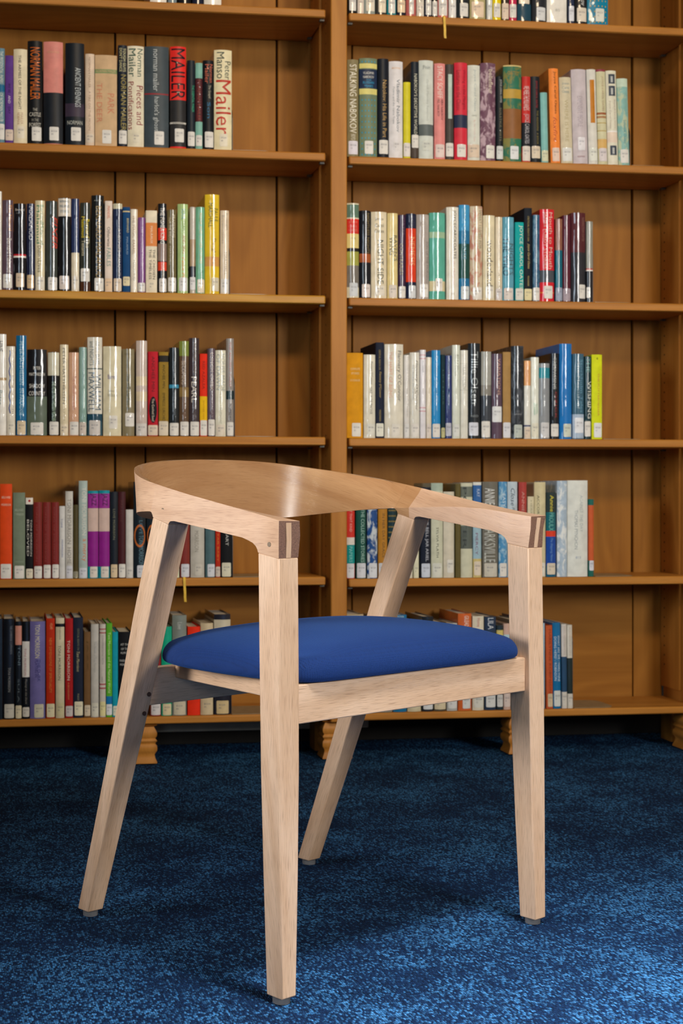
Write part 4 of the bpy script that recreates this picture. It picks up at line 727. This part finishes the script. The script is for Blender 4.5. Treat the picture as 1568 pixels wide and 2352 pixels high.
    for tx in o.get('t', []):
        s, ya, yb, u, hf, c = tx[:6]; vs, fs = TXT[(clean(s), len(tx) > 6)]
        za, zb = min(H-.002, Zp(ya)), max(.002, Zp(yb)); xc = -h+u*W; hh = min(hf*W, 2*min(xc+h, h-xc)*.97)
        put([(xc+(b-.5)*hh, za-a*(za-zb)) for a, b in vs], fs, c)
    for s, yc, hp, c, wf in o.get('h', []):
        if not s: continue
        vs, fs = TXT[(clean(s), False)]; zc = Zp(yc); hh = hp/950
        put([((a-.5)*wf*W, zc+(b-.5)*hh) for a, b in vs], fs, c)
    def disc(u, zc, rx, rz, c, r_in=0):
        k = 20; xc = -h+u*W
        if r_in:
            vs = [(max(-h, min(h, xc+rx*q*math.cos(2*math.pi*i/k))), zc+rz*q*math.sin(2*math.pi*i/k)) for q in (1, r_in) for i in range(k)]
            put(vs, [(i, (i+1) % k, k+(i+1) % k, k+i) for i in range(k)], c)
        else:
            put([(xc+rx*math.cos(2*math.pi*i/k), zc+rz*math.sin(2*math.pi*i/k)) for i in range(k)], [tuple(range(k))], c)
    if 'oval' in o: a, b, c = o['oval']; disc(.5, (Zp(a)+Zp(b))/2, .4*W, (Zp(a)-Zp(b))/2, c)
    if 'oval' in o:      # lettering must stay above the oval
        for q in range(len(pv)-20, len(pv)): pv[q] = (pv[q][0], pv[q][1]+.00018, pv[q][2])
    if 'dot' in o: disc(.5, Zp(o['dot'][0]), .17*W, .17*W, o['dot'][1])
    if 'ring' in o: a, b, c = o['ring']; disc(.5, (Zp(a)+Zp(b))/2, .47*W, (Zp(a)-Zp(b))/2, c, .8)
    if 'strip' in o: a, b, c = o['strip']; rect(-h+.28*W, -h+.78*W, Zp(b), Zp(a), c)
    for a, b in o.get('pics', []): rect(-h+.22*W, -h+.85*W, Zp(b), Zp(a), '#3a4452'); rect(-h+.42*W, -h+.62*W, Zp(b-3), Zp(a+5), '#b9bcb8')
    if 'wave' in o:
        k = 24; vs = []
        for i in range(k+1):
            z = Zp(805+145*i/k); xx = -h+(.36+.07*math.sin(i*1.35))*W; vs += [(xx-.0013, z), (xx+.0013, z)]
        put(vs, [(2*i, 2*i+1, 2*i+3, 2*i+2) for i in range(k)], o['wave'])
    if 'dots' in o:
        z = .006
        lo = [(min(Zp(a), Zp(b))-.002, max(Zp(a), Zp(b))+.002) for a, b, _ in o.get('b', [])]
        while z < H-.004:
            if not any(a < z < b for a, b in lo):
                for i in range(5):
                    xx = -h+W*(.14+.18*i); rect(xx-.0011, xx+.0011, z-.0018, z+.0018, o['dots'])
            z += .0135
    if pv:
        mesh('spine_lettering', pv, pf, [book_mat(c, matte) for c in pc_], root, mi=pm, angle=0, fix=False)['kind'] = 'stuff'
    # ---------------- call number label with its two printed lines
    l = o.get('l', None)
    if l:
        u0, u1, ya, yb = l[:4]; lc = l[4] if len(l) > 4 else '#dfdcd4'
        xa, xb = -h+u0*W, -h+u1*W; za, zb = max(.0015, Zp(yb)), Zp(ya)
        k = 6; e = min(.0016, (xb-xa)*.2)
        vs = []; 
        for z, inset in ((za, e), (za+e, 0), (zb-e, 0), (zb, e)):
            for i in range(k+1):
                x = xa+inset+(xb-xa-2*inset)*i/k; vs.append((x, ys(x)-.0007, z))
        fs = [(r*(k+1)+i, r*(k+1)+i+1, (r+1)*(k+1)+i+1, (r+1)*(k+1)+i) for r in range(3) for i in range(k)]
        lab = mesh('spine_label', vs, fs, book_mat(lc, matte), root, angle=0, fix=False)
        cv = []; cf = []; wl = min(.62*(xb-xa), .015); x_l = xa+.2*(xb-xa); zt = za+(zb-za)*.62
        for s, ww, zz in (('813.54', wl, zt), ('M' if bay == 'L' else 'O', wl*.3, zt-.0075)):
            vs2, fs2 = TXT[(s, False)]; b = len(cv)
            for a, q in vs2:
                x = x_l+a*ww; cv.append((x, ys(x)-.0010, zz+q*.0042))
            cf += [tuple(b+i for i in f) for f in fs2]
        mesh('call_number', cv, cf, INK, lab, angle=0, fix=False)
    if o.get('rib'):
        px_ = 1019 if bay == 'R' else 423; yb = 88 if bay == 'R' else 1383
        xr = P(px_, 1000, 0).x-(X0+X1)/2; zb = P(px_, yb, -.004).z-zs
        path = [(-.000, .02, .0008), (0, 0, .0008), (0, -SPY-.001, .0006), (-.0002, -SPY-.0042, -.003), (.0003, -SPY-.0046, -.018), (.0012, -SPY-.0046, zb*.6), (.0016, -SPY-.0036, zb*.85), (.0028, -SPY-.003, zb)]
        rr = []
        for i, (dx, y, z) in enumerate(path):
            hw = .0031 if i < 4 else .0029; ww = .0004
            nx, nz = (0, 1) if i < 3 else (1, 0)
            rr.append([(xr+dx-hw, y-(ww if i >= 3 else 0), z-(ww if i < 3 else 0)), (xr+dx+hw, y-(ww if i >= 3 else 0), z-(ww if i < 3 else 0)), (xr+dx+hw, y+(ww if i >= 3 else 0), z+(ww if i < 3 else 0)), (xr+dx-hw, y+(ww if i >= 3 else 0), z+(ww if i < 3 else 0))])
        rb = loft('ribbon_marker', rr, RIBBON, root); rb['label'] = 'yellow ribbon hanging over the shelf edge'
    if ln:      # keep the lower right corner on the shelf
        root.location.z += 0.0; root.location.x += 0.0
        root.location.z += math.sin(ln)*h
    return root
for bay, n, row in ROWS:
    for i in range(len(row)-1):      # neighbours never share space
        a, b = row[i], row[i+1]
        if a[1] > b[0]-.6:
            mid = (a[1]+b[0])/2; row[i] = (a[0], mid-.3)+tuple(a[2:]); row[i+1] = (mid+.3,)+tuple(b[1:])
    for i, b in enumerate(row): make_book(bay, n, i, *b)

# ------------------------------------------------------------------ armchair
chair = thing('armchair', 'oak armchair with curved wraparound back rail and royal blue seat, on the carpet', 'chair', (.4683, -1.2542, 0), math.radians(31.73))
def lerp(tab, x):
    if x <= tab[0][0]: return tab[0][1]
    for (a, va), (b, vb) in zip(tab[:-1], tab[1:]):
        if x <= b: return va+(vb-va)*(x-a)/(b-a)
    return tab[-1][1]
# ring section: outer bottom, outer top, top inner, inner crease, inner bottom (right half, front to back)
OBX = [(-.24, .277), (-.198, .277), (-.15, .2755), (-.1, .275), (-.03, .2765), (-.0105, .2775), (.0255, .2775), (.034, .2763)]
OBZ = [(-.2375, .577), (-.198, .583), (-.1965, .587), (-.193, .5915), (-.187, .5955), (-.178, .5985), (-.165, .602), (-.13, .6065), (-.05, .6175), (-.022, .6213), (-.0145, .6208), (-.0118, .6190), (-.0103, .6166), (.0253, .6262), (.0262, .629), (.0285, .632), (.034, .6342)]
IBX = [(-.24, .242), (-.198, .242), (-.1, .241), (-.0105, .2394), (.0255, .2394), (.034, .2375)]
OTX = [(-.2415, .2805), (-.23, .2768), (-.22, .2740), (-.2, .2712), (-.17, .2698), (-.1, .2702), (-.05, .2718), (0, .2705), (.034, .2675)]
OTZ = [(-.2415, .6258), (-.22, .6287), (-.2, .632), (-.15, .6405), (-.1, .6495), (-.05, .6587), (0, .6683), (.034, .6748)]
ICX = [(-.24, .2435), (-.2, .243), (-.15, .2415), (-.1, .2405), (-.05, .239), (0, .2385), (.034, .2375)]
ICZ = [(-.24, .6245), (-.2, .630), (-.15, .6362), (-.1, .6382), (-.07, .6382), (-.04, .637), (0, .6358), (.034, .6352)]
YS = [-.2375, -.228, -.218, -.208, -.198, -.1965, -.193, -.187, -.178, -.165, -.148, -.13, -.11, -.09, -.07, -.05, -.035, -.022, -.0145, -.0118, -.0103, .0, .0125, .0253, .0262, .0285, .034]
half = []
BASE = [(-.245, .598), (-.13, .6065), (-.05, .6175), (-.02, .6213), (.034, .6342)]      # lower edge without the shoulders
for i, y in enumerate(YS):
    f = max(0, min(1, (-y-.03)/.15))
    otx, otz, icx, icz = lerp(OTX, y-.004*max(0, 1-(y+.2375)/.03)), lerp(OTZ, y-.004*max(0, 1-(y+.2375)/.03)), lerp(ICX, y), lerp(ICZ, y)
    yt = y-.004*max(0, 1-(y+.2375)/.03)
    k = (.25+.3*f)*(otx-icx); k = max(k, .006)
    bz = lerp(BASE, y); mz = bz+.007; q = (otz-mz)/(otz-bz)
    ob = (lerp(OBX, y), y, lerp(OBZ, y)); ib = (lerp(IBX, y), y, lerp(OBZ, y))
    om = (otx+(lerp(OBX, y)-otx)*q, yt+(y-yt)*q, mz); q = (icz-mz)/(icz-bz) if icz > mz else .05
    im = (icx+(lerp(IBX, y)-icx)*min(1, max(0, q)), yt, min(mz, icz-.0004))
    half.append([ob, om, (otx, yt, otz), (otx-k, yt, otz-.0004-(otz-icz)*.28), (icx, yt, icz), im, ib])
OTC = [(.2638, .062, .6802), (.254, .091, .686), (.2388, .119, .6915), (.2185, .147, .697), (.197, .171, .7015), (.169, .1895, .7062), (.134, .2025, .7105), (.09, .2098, .7135), (.045, .2133, .715), (0, .2143, .7153)]
OBC = [(.2708, .059, .6338), (.2580, .0875, .6322), (.2388, .1145, .6300), (.2148, .142, .6268), (.189, .1675, .6232), (.160, .185, .6195), (.126, .197, .6170), (.085, .204, .6152), (.042, .208, .6144), (0, .2092, .6142)]
IBC = [(.2325, .060, .6335), (.2215, .086, .6315), (.2065, .111, .6288), (.187, .1365, .6255), (.1645, .157, .6222), (.138, .1715, .6190), (.108, .181, .6168), (.073, .187, .6151), (.036, .1902, .6143), (0, .191, .6141)]
for j, (a, b, c) in enumerate(zip(OTC, OBC, IBC)):
    nrm = Vector((-a[0], -a[1]+.02, 0)); nrm.normalize(); w_ = .0075
    it = (a[0]+nrm.x*w_, a[1]+nrm.y*w_, a[2]-.0006)
    u = .03
    ic = tuple(c[q]+(it[q]-c[q])*u for q in range(3))
    om = tuple(b[q]+(a[q]-b[q])*.007/(a[2]-b[2]) for q in range(3)); im = tuple(c[q]+(ic[q]-c[q])*.5 for q in range(3))
    half.append([b, om, a, it, ic, im, c])
def catmull(rs, n0):
    """smooth the bent part by splines through the measured sections"""
    out = rs[:n0]
    for i in range(n0, len(rs)):
        p0, p1, p2, p3 = rs[max(i-2, 0)], rs[i-1], rs[i], rs[min(i+1, len(rs)-1)]
        if i == n0: p0 = [tuple(2*Vector(u)-Vector(v)) for u, v in zip(p1, p2)]
        if i == len(rs)-1: p3 = [(-q[0], q[1], q[2]) for q in rs[i-1]]
        for t in (.25, .5, .75, 1):
            sec = []
            for a, b, c, d in zip(p0, p1, p2, p3):
                a, b, c, d = Vector(a), Vector(b), Vector(c), Vector(d)
                sec.append(tuple(.5*((2*b)+(c-a)*t+(2*a-5*b+4*c-d)*t*t+(3*b-a-3*c+d)*t**3)))
            out.append(sec)
    return out
half = catmull(half, len(YS)-1)
mir = lambda sec: [(-p[0], p[1], p[2]) for p in sec]
full = half+[mir(s) for s in half[-2::-1]]
V, F, U = loft_data(full)
# grain runs along the bent rail: u along the crest, v from heights so that the shoulders do not disturb it
cr = [0]
for a, b in zip(full[:-1], full[1:]): cr.append(cr[-1]+(Vector(b[3])-Vector(a[3])).length)
def vs_(r):
    r = [Vector(q) for q in r]; v2 = r[2].z; v3 = v2+(r[2]-r[3]).length; v4 = v3+(r[3]-r[4]).length
    return [r[0].z, r[1].z, v2, v3, v4, v4+r[4].z-r[5].z, v4+r[4].z-r[6].z, v4+r[4].z-r[6].z+(r[6]-r[0]).length]
vv = [vs_(r) for r in full]
NS = 7
for i in range(len(full)-1):
    for k in range(NS): U[i*NS+k] = ((cr[i], vv[i][k]), (cr[i], vv[i][k+1]), (cr[i+1], vv[i+1][k+1]), (cr[i+1], vv[i+1][k]))
ring = mesh('arm_rail', V, F, [OAK_RING_SHADED, OAK_END, OAK_ARM], chair, U, bevel=.0034, angle=40, seg=3)
me = ring.data
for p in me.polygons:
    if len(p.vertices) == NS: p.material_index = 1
    elif p.index % NS in (0, 1, 6) or p.index//NS < len(YS)-6 or p.index//NS >= len(full)-1-(len(YS)-6): p.material_index = 2      # arms scarfed onto the bent back, whose inner face has its shade painted darker
ring['label'] = 'curved oak back and arm rail with dark end grain'
# through tenons showing in the arm ends
for s in (-1, 1):
    secs = []
    for z, xa, xb, y in ((.5772, .2555, .2642, -.2378), (.60, .2565, .2655, -.2398), (.6228, .2585, .2680, -.2416)):
        secs.append([(s*xa, y, z), (s*xb, y, z), (s*xb, y+.004, z), (s*xa, y+.004, z)])
    loft('tenon', secs, OAK, chair, angle=30)['label'] = 'pale tenon strip in the arm end'
def peg(x, y, z, axis, mat, r=.0032):
    V = []; k = 14
    for d in (0, .0012):
        for i in range(k):
            a = 2*math.pi*i/k
            V.append((x+d*axis[0], y+r*math.cos(a), z+r*math.sin(a)) if abs(axis[0]) else (x+r*math.cos(a), y+d*axis[1], z+r*math.sin(a)))
    return mesh('peg', V, [tuple(range(k)), tuple(range(k, 2*k))]+[(i, (i+1) % k, k+(i+1) % k, k+i) for i in range(k)], mat, chair, angle=30)
for s in (-1, 1):
    peg(s*.2762, -.2195, .5945, (s, 0), PEG)
    peg(s*.2745, .005, .6365, (s, 0), PEG)
# front legs: straight outer faces, taper on the inner and back faces
FLEG = [(.009, .277, .2515, -.2435, -.2145), (.16, .278, .2465, -.2420, -.2090), (.30, .2785, .243, -.2405, -.2045), (.45, .278, .242, -.2390, -.2010)]
for s in (-1, 1):
    rings = [[(s*xo, yf, z), (s*xi, yf, z), (s*xi, yb, z), (s*xo, yb, z)] for z, xo, xi, yf, yb in FLEG]
    rings.append([(s*.277, -.2375, .577), (s*.242, -.2375, .577), (s*.242, -.198, .583), (s*.277, -.198, .583)])
    lg = loft('leg', rings, OAK, chair, bevel=.0016)
    revolve('glide', [(.0115, .0003), (.0115, .007), (.0085, .009)], GLIDE, lg, 18, (s*.2643, -.229, 0))
# rear legs rake back from under the arm rail
RLEG = [(.0095, .2524, .2236, .2210, .2485), (.15, .2583, .2262, .1675, .1965), (.334, .2658, .2292, .0976, .1305), (.48, .2718, .2338, .0422, .0800)]
for s in (-1, 1):
    rings = [[(s*xo, yf, z), (s*xi, yf, z), (s*xi, yb, z), (s*xo, yb, z)] for z, xo, xi, yf, yb in RLEG]
    rings.append([(s*.2775, -.0103, .6166), (s*.2394, -.0103, .6166), (s*.2394, .0253, .6262), (s*.2775, .0253, .6262)])
    lg = loft('leg', rings, OAK, chair, bevel=.0016)
    revolve('glide', [(.0115, .0003), (.0115, .007), (.0085, .009)], GLIDE, lg, 18, (s*.238, .2345, 0))
    for z in (.362, .332): peg(s*.2375, lerp([(.334, .0976), (.48, .0422)], z)-(.334-z)*-.38*(z < .334)-.0008, z, (0, -1), PEG_DARK, .0034)
# seat frame
box('front_rail', (-.2425, -.2315, .358), (.2425, -.2095, .4095), OAK, chair, 'x', .0016)
box('back_rail', (-.2305, .092, .344), (.2305, .113, .399), OAK, chair, 'x', .0016)
for s in (-1, 1):
    secs = [[(s*xo, y, z0), (s*(xo-.026), y, z0), (s*(xo-.026), y, .4085), (s*xo, y, .4085)] for y, xo, z0 in ((-.2093, .236, .3855), (.0918, .183, .3815))]
    loft('side_rail', secs, OAK, chair, bevel=.0016)
# cushion: crowned dome over a rounded edge
N = 72
def outline(a, k):
    c, s_ = math.cos(a), math.sin(a); e = (13 if s_ < 0 else 8) if k > .93 else (6 if s_ < 0 else 5) if k > .8 else 3.2
    rx, ry, cy = .2405, .171, -.071
    r = (abs(c)**e+abs(s_)**e)**(-1/e)
    x, y = rx*r*c, ry*r*s_
    x += .011*(1 if x > 0 else -1)*min(1, abs(x)/.2)*max(0, 1-((y)/.125)**2)      # bulges between the legs
    x *= 1-.035*max(0, min(1, (cy+y)/.08))      # tucks in between the rear legs
    return x*k, cy+y*k
prof = [(.955, .4095), (.985, .4105), (.999, .4155), (1.0, .4215), (.993, .4285), (.975, .4355), (.945, .4420), (.90, .4480), (.82, .4545), (.70, .4605), (.55, .4650), (.38, .4680), (.2, .4695), (.06, .4700)]
V = []; F = []; U = []
for k, z in prof:
    for i in range(N):
        x, y = outline(2*math.pi*i/N, k); V.append((x, y, z))
for j in range(len(prof)-1):
    for i in range(N): F.append((j*N+i, j*N+(i+1) % N, (j+1)*N+(i+1) % N, (j+1)*N+i))
F.append(tuple(range(N-1, -1, -1))); F.append(tuple((len(prof)-1)*N+i for i in range(N)))
for f in F:
    U.append(tuple((V[i][0], V[i][1]-V[i][2]*1.2) for i in f))
seat = mesh('seat', V, F, FABRIC, chair, U, angle=60)
seat.modifiers.new('sub', 'SUBSURF').levels = 1; seat.modifiers['sub'].render_levels = 2
seat['label'] = 'royal blue woven seat cushion'
